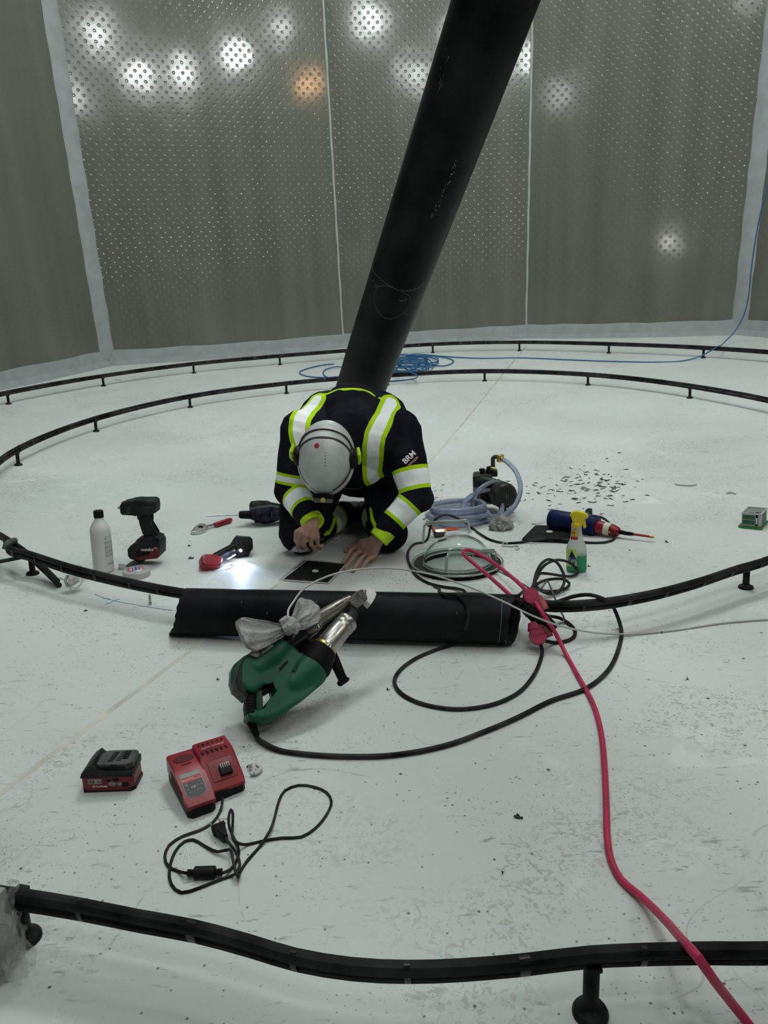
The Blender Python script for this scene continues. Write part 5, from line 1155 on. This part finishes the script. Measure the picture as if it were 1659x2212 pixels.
for x, y in ((-.085, .01), (.035, -.045), (-.085, .095), (.055, .02)): MB().box((x, y, .026), (.016, .018, .052), .003).build('foot', RUB, vp)
MB().box((.030, -.040, .048), (.060, .012, .008), .002).box((-.04, .03, .050), (.11, .12, .008), .002).box((.032, -.050, .028), (.012, .010, .040), .002).build('foot_bracket', mat('bare cast metal', (.22, .24, .22), .5, metal=.4, var=.4, vscale=50), vp)
VM = M
# ================================================================== clear hose
HOS = mat('clear bluish hose', (.50, .56, .70), .08, trans=.68, ior=1.25, var=.12, vscale=30)
ho_ = thing('clear_hose', 'coil of thick clear bluish hose lying between dome and vacuum pump', 'hose')
hs = VM @ (V((.034, .030, .263))+cd_*.022)
hpts = [hs, hs+cd_*.02+V((0, 0, -.001)), F(1116, 1022, .215), F(1124, 1048, .165), F(1121, 1074, .11), F(1108, 1098, .06), F(1090, 1113, .03), F(1068, 1124, .014), F(1040, 1122, .012), F(1024, 1108, .03), F(1021, 1088, .07), F(1030, 1064, .125), F(1052, 1046, .155), F(1076, 1042, .155), F(1097, 1056, .12), F(1107, 1080, .07), F(1101, 1100, .035), F(1084, 1116, .016), F(1062, 1124, .020), F(1030, 1122, .014), F(1000, 1106, .05), F(1006, 1082, .09), F(1032, 1064, .12), F(1058, 1060, .12), F(1078, 1074, .09), F(1085, 1096, .05), F(1076, 1114, .02)]
cc = F(990, 1128); 
for k in range(0, 13*5):
    a = math.radians(10-k*360/13*1.0); tn_ = k/13; rx = .128-.012*math.sin(tn_*2.3)+.006*math.sin(k*.7); ry = .112-.010*math.cos(tn_*1.9)
    x, y = cc.x+.006*math.sin(tn_*3)+rx*math.cos(a), cc.y+.004*math.cos(tn_*2)+ry*math.sin(a); hpts.append(V((x, y, fz(x, y)+.0125+.017*min(tn_, 4.2)+.006*math.sin(a*1+tn_*2))))
wcord('hose', hpts, .0112, HOS, ho_, n=12, step=.014)
# crumpled grey glove-like rag
rp0 = F(1082, 1143); cr_ = thing('crumpled_cloth', 'small crumpled grey cloth beside the clear hose coil', 'cloth', Matrix.Translation(rp0))
crumple('cloth', V((0, 0, .018)), (.036, .030, .030), mat('dirty grey cloth', (.30, .30, .27), .8, bump=.4), cr_, 3, .62, 1.5)
# ================================================================== heat gun
hg = PF('heat_gun', 'blue and red hot air gun with thin nozzle lying on a black plate', 'heat gun', F(1196, 1122, .047), F(1330, 1146, .030), face=V((0, -.8, .6)))
BLU = mat('navy blue plastic', (.003, .009, .060), .42, spec=.2, var=.5, vscale=14); 
hg.cyl('barrel', [(1188, 1120, 15), (1189, 1120, 19), (1194, 1121, 21), (1230, 1127, 20.5), (1262, 1132, 20), (1280, 1135, 19)], BLU, n=36)
hg.ex('end_notch', [(1196, 1100), (1204, 1101), (1203, 1104), (1196, 1103)], -.003, .003, .0005, WTX)
cl_ = hg.cyl('collar', [(1274, 1134, 20), (1277, 1134, 21.5), (1286, 1136, 21.5), (1290, 1137, 19)], BLU, n=30)
for k in range(26):
    a = 2*PI*k/26; c0 = hg.p(1277, 1134.3); c1_ = hg.p(1287, 1136); ax_ = (c1_-c0).normalized(); u_ = V((0, 0, 1)); v_ = ax_.cross(u_); d_ = (u_*math.cos(a)+v_*math.sin(a))*21.8*hg.k
    MB().tube([c0+d_, c1_+d_], .0012, 5).build('rib', BLU, cl_)
hg.cyl('nozzle_cone', [(1288, 1138, 13), (1290, 1138, 14), (1308, 1142, 13.5), (1326, 1146, 12), (1336, 1149, 9), (1338, 1149.5, 7)], REDP, n=30, label='red nose cone')
wl_ = hg.cyl('warning_label', [(1307, 1141.7, 13.9), (1319, 1144.4, 13.3)], mat('cream label', (.62, .60, .48), .5), n=30)
for px in (1311, 1316):
    c = hg.p(px, 1138.5 if px < 1314 else 1149, 13.6*hg.k*.82); MB().prism([(-.004, -.003), (.004, -.003), (0, .0045)], 0, .0022, M=Matrix.Translation(c) @ T(rx=(-25 if px < 1314 else 25))).build('warning_triangle', mat('yellow sign', (.55, .42, .02), .5), wl_)
    MB().prism([(-.0006, -.002), (.0006, -.002), (.0006, .002), (-.0006, .002)], .002, .0026, M=Matrix.Translation(c) @ T(rx=(-25 if px < 1314 else 25))).build('warning_mark', BLK, wl_)
hg.cyl('wrapped_sleeve', [(1336, 1149, 4), (1344, 1150, 4.6), (1352, 1152, 4.0), (1360, 1153, 4.2), (1369, 1154, 3)], RUB, n=14); hg.cyl('nozzle_tube', [(1368, 1154, 2.6), (1404, 1159, 2.4)], mat('copper red tube', (.30, .02, .02), .4, metal=.3), n=12); hg.cyl('nozzle_tip', [(1404, 1159, 3.2), (1410, 1160, 3.2), (1413, 1160, 2.4)], BRS, n=12)
hg.ex('stand_fin', [(1266, 1101), (1272, 1098), (1279, 1099), (1279, 1112), (1270, 1116), (1262, 1113)], -.006, .004, .002, DK); hg.ex('top_box', [(1252, 1107), (1270, 1109), (1280, 1116), (1284, 1124), (1256, 1120)], -.018, .014, .003, mat('smoked grey box', (.10, .12, .15), .3))
hc = [(1282, 1118, .045), (1292, 1116, .035), (1302, 1119, .030), (1316, 1130, .022), (1326, 1144, .010), (1330, 1156, .006), (1322, 1167), (1300, 1172), (1270, 1172), (1235, 1168, .014), (1200, 1164, .016), (1160, 1166, .014), (1120, 1172), (1090, 1173), (1062, 1167), (1038, 1154), (1020, 1141), (1004, 1129, .06), (985, 1118, .088), (962, 1112, .095), (942, 1121, .088), (930, 1138, .05), (926, 1158, .012), (915, 1171), (898, 1174), (884, 1187), (881, 1205), (888, 1226), (900, 1244), (925, 1259), (955, 1267), (985, 1271, .008), (1003, 1277, .02), (1010, 1290, .02)]
cord('mains_cord', hc, .0052, CORD, hg.root)
# ================================================================== spray bottle
M = stand(1245, 1234, yawcam(1245, 1234)); sb_ = thing('spray_bottle', 'clear spray bottle half full of green liquid with yellow trigger head', 'bottle', M)
PLC = mat('frosted clear plastic', (.74, .78, .76), .28, trans=.55, ior=1.25)
prof = [(.0352, .0640), (.0365, .0645), (.0355, .085), (.032, .103), (.026, .116), (.0215, .128), (.019, .148), (.0175, .166), (.0185, .172), (.0165, .178)]
MB().lathe(prof, n=44, sx=1, sy=.66).build('bottle', PLC, sb_)
MB().lathe([(.028, .0), (.034, .002), (.036, .008), (.0365, .064), (.0, .0645)], n=44, sx=1, sy=.66).build('liquid', mat('green liquid', (.018, .30, .13), .2, trans=.25), sb_, 'green liquid')
lb = link('front_label', patch(.0368, -78, 2, .024, .092, sy=.66), mat('yellow green label', (.55, .66, .16), .5, var=.25, vscale=60), sb_, smooth=False)
bm = bmesh.new(); dpts = [(0, .036)]+[(.0165*math.sin(t)*1.0, -.0165*math.cos(t)) for t in [math.radians(110-220*k/16) for k in range(17)]]
vs = [bm.verts.new((x, 0, z)) for x, z in dpts]; bm.faces.new(vs); bmesh.ops.triangulate(bm, faces=bm.faces); bmesh.ops.subdivide_edges(bm, edges=bm.edges, cuts=3)
me = D.meshes.new('drop'); bm.to_mesh(me); bm.free()
for v in me.vertices: v.co.z += .050
wrap_me(me, .0368, sy=.66, up=.0009, a0=-24); link('blue_drop', me, mat('deep blue print', (.006, .014, .10), .5), lb, smooth=False)
c = D.curves.new('z', 'FONT'); c.body = 'Zalo'; c.size = .021; c.align_x = 'CENTER'; c.align_y = 'CENTER'; c.offset = .0005; o = D.objects.new('z', c); COL.objects.link(o)
me = D.meshes.new_from_object(o.evaluated_get(bpy.context.evaluated_depsgraph_get())); D.objects.remove(o)
for v in me.vertices: v.co = V((v.co.x*.80, 0, v.co.y*1.15+.049))
wrap_me(me, .0368, sy=.66, up=.0016, a0=-24); me.materials.clear(); link('brand_print', me, WTX, lb, smooth=False)
nl = link('neck_label', patch(.0200, -60, 10, .134, .160, sy=.72, up=.001), mat('yellow neck label', (.62, .50, .04), .5), sb_, smooth=False)
link('neck_label_bar', patch(.0212, -62, 12, .124, .135, sy=.70, up=.0012), mat('red neck label', (.42, .02, .03), .5), nl, smooth=False)
MB().lathe([(.0045, 0), (.0045, .0008)], M=T(-.009, -.0152, .151, rx=90), n=16).build('neck_badge', MATS['red neck label'], nl)
YEL = mat('yellow plastic', (.74, .56, .015), .35)
def zq(l): return [((x-1246)*.00168, (1235-y)*.00176) for x, y in l]
MB().prism(zq([(1240, 1139), (1239, 1122), (1233, 1116), (1234, 1112), (1239, 1107), (1246, 1105.5), (1262, 1109), (1269, 1114), (1270, 1118), (1264, 1122), (1258, 1124), (1257, 1139)]), -.011, .011, .004, M=T(rx=90)).build('trigger_head', YEL, sb_, 'yellow trigger head')
MB().prism(zq([(1257, 1120), (1263, 1121), (1266, 1138), (1264, 1142), (1260, 1141), (1258, 1133)]), -.006, .006, .002, M=T(rx=90)).build('trigger', YEL, sb_, 'yellow trigger')
MB().lathe([(.0165, .168), (.0175, .170), (.0175, .182), (.013, .186)], n=24, sy=.9).build('collar', YEL, sb_, 'yellow collar')
# ================================================================== little white tub on green lid
M = stand(1642, 1141, 50); tu = thing('storage_tub', 'small clear tub of screws with green label strips standing on its green lid', 'tub', M)
GL = mat('green lid plastic', (.035, .16, .025), .4)
MB().prism([(-.022, -.012), (.088, -.012), (.094, -.004), (.094, .070), (.088, .078), (-.020, .078), (-.028, .070), (-.028, -.004)], 0, .009, .003).build('lid', GL, tu, 'green lid')
TB = mat('clear tub plastic', (.70, .73, .72), .25, trans=.5, ior=1.2); x0, x1, y0, y1, h0, h1 = -.016, .084, -.004, .066, .010, .062
for nm_, c_, d_ in (('wall', ((x0+x1)/2, y0, .036), (x1-x0, .0022, .052)), ('wall', ((x0+x1)/2, y1, .036), (x1-x0, .0022, .052)), ('wall', (x0, (y0+y1)/2, .036), (.0022, y1-y0, .052)), ('wall', (x1, (y0+y1)/2, .036), (.0022, y1-y0, .052))):
    MB().box(c_, d_, .0008).build('tub_wall', TB, tu)
MB().box(((x0+x1)/2, (y0+y1)/2, .012), (x1-x0, y1-y0, .002)).build('tub_floor', TB, tu)
for y_ in (y0, y1): MB().box(((x0+x1)/2, y_, .062), (x1-x0+.006, .005, .004), .001).build('tub_rim', TB, tu)
for x_ in (x0, x1): MB().box((x_, (y0+y1)/2, .062), (.005, y1-y0+.006, .004), .001).build('tub_rim', TB, tu)
GB = mat('dark green print', (.015, .09, .035), .5)
for z_, h_ in ((.047, .018), (.026, .018)):
    MB().box((x0-.0016, .040, z_), (.0006, .046, h_)).build('label_strip', GB, tu); MB().box((.036, y0-.0016, z_), (.066, .0006, h_)).build('label_strip', GB, tu)
MB().box((x0-.0018, .010, .036), (.0006, .010, .046)).build('label_strip', BLK, tu); MB().box((x0-.0023, .010, .034), (.0006, .006, .026)).build('label_print', WTX, tu)
sc2 = MB(); rr = random.Random(2)
for k in range(46): a = rr.uniform(0, 6.28); p_ = V((rr.uniform(x0+.02, x1-.02), rr.uniform(y0+.015, y1-.015), rr.uniform(.016, .050))); sc2.tube([p_, p_+V((math.cos(a)*.016, math.sin(a)*.016, rr.uniform(-.004, .004)))], [.0024, .0012], 6)
o = sc2.build('screws', mat('dark screws', (.08, .07, .06), .4, metal=.6), tu); o['kind'] = 'stuff'
# ================================================================== white clamp with wires by the hose ends
cl = PF('white_clamp', 'crumpled white metal clamp with thin wires under the hose ring at the left', 'clamp', F(150, 1262, .03), F(178, 1258, .03), face=V((0, -.8, .6)))
WG = mat('dusty white metal', (.36, .37, .35), .45, var=.6, vscale=40)
cl.ex('bracket', [(148, 1240), (168, 1238), (171, 1256), (150, 1268), (147, 1262)], -.012, .014, .003, WG); cl.cyl('rim', [(146, 1243, 3), (141, 1254, 3), (146, 1268, 3)], WG); cl.ex('flap', [(163, 1228), (170, 1219), (178, 1224), (182, 1240), (166, 1240)], -.006, .002, .002, WG)
cl.cyl('knob', [(128, 1248, 1.5), (132, 1250, 2.4), (138, 1252, 2.2)], WG)
for k, l in enumerate([[(148, 1271), (158, 1274), (170, 1268), (182, 1252), (184, 1244)], [(150, 1268), (162, 1270), (174, 1262), (180, 1248)], [(143, 1244), (149, 1250), (150, 1262)], [(168, 1250), (176, 1256), (180, 1246)]]):
    cl.cyl('wire', [(x, y, 1.0, .012-k*.004) for x, y in l], WG, n=6)
# ================================================================== blue compressor hose
BH = mat('blue air hose', (.018, .115, .26), .4); bh = thing('blue_hose', 'long blue air hose piled behind the leaning pipe, running right and up the wall', 'hose')
bp_ = []; rr = random.Random(12)
def loopx(cx, cy, rx, ry, n, a0=0, turns=1, h=.008):
    for k in range(int(n*turns)): a = a0+2*PI*k/n; bp_.append((cx+rx*math.cos(a), cy+ry*math.sin(a), h+rr.uniform(0, .03)))
bp_ += [(722, 786, .01), (700, 788, .01), (668, 795, .01), (647, 804, .008), (665, 813, .008), (715, 815, .008), (760, 806, .01), (730, 792, .02), (704, 798, .012), (702, 812, .008), (735, 821, .008), (800, 826, .008)]
bp_ += [(850, 823, .008), (890, 819, .01), (901, 811, .10), (885, 804, .11), (850, 806, .03)]
for cx, cy, rx, ry, a0 in [(872, 796, 42, 13, 2), (880, 788, 48, 14, 1), (868, 783, 40, 12, 4), (896, 781, 52, 11, 3), (878, 776, 46, 9, 0), (862, 792, 36, 10, 5), (905, 777, 44, 9, 1), (888, 800, 40, 10, 2.4), (900, 786, 34, 15, 3.4), (868, 772, 34, 6, 1.6)]: loopx(cx, cy, rx, ry, 9, a0, 1.12)
bp_ += [(930, 770, .02), (968, 774, .012), (980, 781, .01), (960, 790, .01), (925, 788, .015), (900, 778, .03), (880, 768, .02), (900, 765, .012), (960, 770, .01), (1040, 774), (1120, 773), (1200, 776), (1300, 780), (1400, 782), (1470, 780), (1512, 770, .03), (1545, 752, .10)]
pts = [F(q[0], q[1], (q[2] if len(q) > 2 else .0065)) for q in bp_]
pts += [atY(1566, 738, 2.85), atY(1590, 712, 2.95), atY(1607, 680, 2.95), atY(1617, 640, 2.9), atY(1622, 590, 2.85), atY(1630, 530, 2.8), atY(1642, 465, 2.7), atY(1660, 400, 2.6), atY(1685, 320, 2.5), atY(1715, 220, 2.4)]
wcord('hose', pts, .0062, BH, bh, step=.03)
# ================================================================== wrapped carton at the lower left
c1_, c2_ = F(52, 2054), F(-60, 2195); ex_ = (c2_-c1_); ex_.z = 0; Lx = ex_.length; ex_.normalize(); ey_ = V((-ex_.y, ex_.x, 0))
if ey_.dot(CAM-c1_) > 0: ey_ = -ey_
Mb = Matrix((ex_, ey_, V((0, 0, 1)))).transposed().to_4x4() if ex_.cross(ey_).z > 0 else Matrix((ex_, ey_, V((0, 0, 1)))).transposed().to_4x4(); Mb.translation = V((c1_.x, c1_.y, min(c1_.z, c2_.z)+.004))
cx = thing('wrapped_carton', 'grey carton wrapped in shiny clear film at the lower left edge', 'carton', Mb)
MB().box((Lx*.75, .16, .062), (Lx*1.5, .32, .116), .004).build('carton', mat('grey carton board', (.25, .26, .245), .5, var=.3, vscale=6, coat=.6, bump=.5, bscale=14), cx)
FL = mat('clear crinkled film', (.85, .88, .87), .10, trans=.7, ior=1.1, alpha=.55, bump=.8, bscale=60)
bm = bmesh.new(); gr = []
for i in range(41):
    row = []
    for j in range(19):
        u, v = i/40, j/18; d_ = .006*math.sin(u*37+v*5)*math.sin(v*9+u*11)+.004*math.sin(u*81+v*17)
        row.append(bm.verts.new((-.006+u*Lx*1.4+.006*math.sin(v*19), -.007+d_, -.001+.130*v+.004*math.sin(u*50)))) 
    gr.append(row)
for a, b in zip(gr, gr[1:]):
    for j in range(18): bm.faces.new((a[j], b[j], b[j+1], a[j+1]))
link('film', bm_me(bm, 'f', 80), FL, cx, smooth=False)
bm = bmesh.new(); gr = []
for i in range(17):
    row = []
    for j in range(9):
        u, v = i/16, j/8; x_ = .000+.050*u+.01*v; row.append(bm.verts.new((x_, -.010-.022*v+.004*math.sin(u*19+v*7), .034*(1-v)**1.5+.002+.003*math.sin(u*31+v*3))))
    gr.append(row)
for a, b in zip(gr, gr[1:]):
    for j in range(8): bm.faces.new((a[j], b[j], b[j+1], a[j+1]))
link('film_flap', bm_me(bm, 'f', 80), FL, cx, smooth=False)
# ================================================================== pen marks on the floor, offcuts, shavings
PM_ = mat('blue pen', (.10, .20, .42), .7)
def pen(pp, w=.0012):
    return wcord('pen_mark', [F(x, y, .0006) for x, y in pp], w, PM_, floor, 'faint blue pen line', n=5)
pen([(205, 1284), (225, 1292), (252, 1299), (290, 1306), (330, 1313), (372, 1319)]); pen([(228, 1306), (245, 1299), (258, 1294)]); pen([(222, 1292), (238, 1295)], .0018); pen([(384, 1240), (380, 1238)], .0008)
WHB = mat('white plastic offcut', (.56, .55, .53), .5)
def offcut(pp, r, label, m=WHB, cat='offcut'):
    t = thing('plastic_offcut', label, cat, Matrix.Translation(F(pp[0][0], pp[0][1]))); wcord('strip', [F(q[0], q[1], (q[2] if len(q) > 2 else r)) for q in pp], r, m, t, step=.004); return t
o = offcut([(538, 1657, .006), (545, 1652, .012), (549, 1662, .010), (543, 1674, .005)], .0042, 'white rubbery offcut like a tiny wishbone right of the red charger'); wcord('strip', [F(548, 1652, .011), F(557, 1653, .012), (F(563, 1660, .008)), F(557, 1668, .006), F(549, 1672, .006)], .0045, WHB, o, step=.004)
wcord('dark_end', [F(533, 1658, .006), F(538, 1653, .01), F(543, 1654, .01)], .0018, BLK, o)
offcut([(1083, 1178, .006), (1095, 1179, .005), (1105, 1180, .005), (1116, 1178, .005), (1121, 1183, .005), (1114, 1187, .005)], .0040, 'pale curled plastic strip behind the clear dome'); offcut([(1084, 1176, .004), (1090, 1171, .014), (1096, 1173, .014)], .0030, 'small pale curl lying on the black cord behind the dome')
offcut([(1458, 1045, .004), (1472, 1047, .006), (1492, 1048, .006), (1504, 1046, .005)], .0050, 'long white plastic strip on the floor far right of the shavings')
offcut([(1570, 1066, .004), (1576, 1063, .006), (1585, 1065, .005), (1589, 1067, .004)], .0052, 'short bent white offcut left of the green-lidded tub')
offcut([(248, 819, .004), (262, 821, .004)], .006, 'tiny white scrap between the hose rings at the left'); offcut([(381, 848, .004), (392, 849, .004)], .006, 'tiny white scrap outside the inner hose ring at the left')
SHV = mat('black shaving', (.006, .006, .0065), .5)
def chip(px, py, s, ang, label, seed, cat='shaving'):
    p_ = F(px, py); t = thing('plastic_shaving', label, cat, Matrix.Translation(p_), 'loose black shavings'); s *= .78; rr = random.Random(seed); k_ = (p_-CAM).dot(FX)/FPX; L_ = s*k_
    a = math.radians(ang); d_ = V((math.cos(a), math.sin(a), 0)); n_ = V((-d_.y, d_.x, 0)); pts = [p_+d_*L_*(u-.5)+n_*rr.uniform(-.12, .12)*L_+V((0, 0, .002+.002*rr.random())) for u in (0, .3, .6, 1)]
    wcord('curl', pts, max(.0012, L_*.13), SHV, t, n=6, step=.003); wcord('curl', [pts[1], pts[1]+n_*L_*.25+V((0, 0, .004)), pts[2]+n_*L_*.1], max(.0010, L_*.10), SHV, t, n=6, step=.003)
for k, (px, py, s, a, lb_) in enumerate([(1120, 1768, 24, -20, 'long black sliver lying alone in the empty right foreground'), (471, 1470, 9, 0, 'black crumb on the floor left of the green welder'), (186, 1321, 10, 20, 'black crumb below the clamp at the left'), (838, 1492, 9, 10, 'black crumb on the floor right of the side handle of the welder'),
        (1403, 1296, 24, -40, 'thin twisted black shaving beneath the inner hose at the right'), (1430, 1369, 6, 60, 'black crumb beside the white wire at the right'), (1120, 1262, 8, 0, 'black crumb in front of the clear dome'), (1485, 1469, 6, 0, 'tiny black crumb in the right middle ground'),
        (409, 1180, 9, 0, 'pair of black crumbs left of the grinder'), (413, 1207, 14, 10, 'small heap of black crumbs beside the red grinder head'), (1086, 1888, 6, 70, 'tiny black curl in the lower right middle'), (843, 1636, 8, 0, 'black crumb stuck to the welder cord'),
        (1360, 1190, 4, 0, 'black crumb beyond the spray bottle'), (1440, 1172, 10, -30, 'black crumb right of the heat gun nozzle'), (1272, 1225, 9, 0, 'black crumb right of the spray bottle base')]):
    chip(px, py, s, a, lb_, k)
def scatter(name, label, cx, cy, sx, sy, n, smin, smax, seed, cat='shavings'):
    rr = random.Random(seed); b = MB(); c_ = F(cx, cy)
    for k in range(n):
        px, py = rr.gauss(cx, sx), rr.gauss(cy, sy); q = F(px, py); k_ = (q-CAM).dot(FX)/FPX; L_ = rr.uniform(smin, smax)*k_; a = rr.gauss(0, .7)
        d_ = V((math.cos(a), math.sin(a), 0)); n_ = V((-d_.y, d_.x, 0)); w_ = min(.0028, L_*rr.uniform(.05, .13))
        pts = [q+d_*L_*(u-.5)+n_*rr.uniform(-.2, .2)*L_+V((0, 0, w_*.7+rr.random()*w_)) for u in (0, .35, .7, 1)]
        b.tube(pts, [w_*.5, w_, w_*rr.uniform(.6, 1.3), w_*.4], 5)
    o = b.build(name, SHV, None); tag(o, label, cat, kind='stuff'); return o
scatter('shaving_scatter', 'scattered black plastic shavings in a half ring beyond the heat gun, right of centre', 1285, 1050, 52, 24, 120, 3, 16, 1)
scatter('shaving_scatter', 'scattered fine black shavings around the vacuum pump', 1150, 1075, 60, 22, 60, 2, 11, 2)
scatter('shaving_scatter', 'black shavings on the floor between the worker and the hose coil', 930, 1100, 16, 26, 60, 3, 11, 3)
scatter('crumb_scatter', 'fine black crumbs on the floor by the left hose post', 150, 1335, 60, 20, 130, 1, 3.5, 4)
scatter('crumb_scatter', 'fine black crumbs in the middle foreground under the hose', 860, 2130, 110, 45, 130, 1.5, 4.5, 5)
scatter('crumb_scatter', 'sparse black crumbs over the right foreground', 1250, 1750, 230, 160, 90, 2, 5, 6)
scatter('crumb_scatter', 'sparse black crumbs around the charger and battery', 330, 1680, 170, 120, 60, 2, 5, 7)
scatter('crumb_scatter', 'small dark crumbs in front of the clear dome', 870, 1255, 40, 8, 40, 1.5, 5, 8)
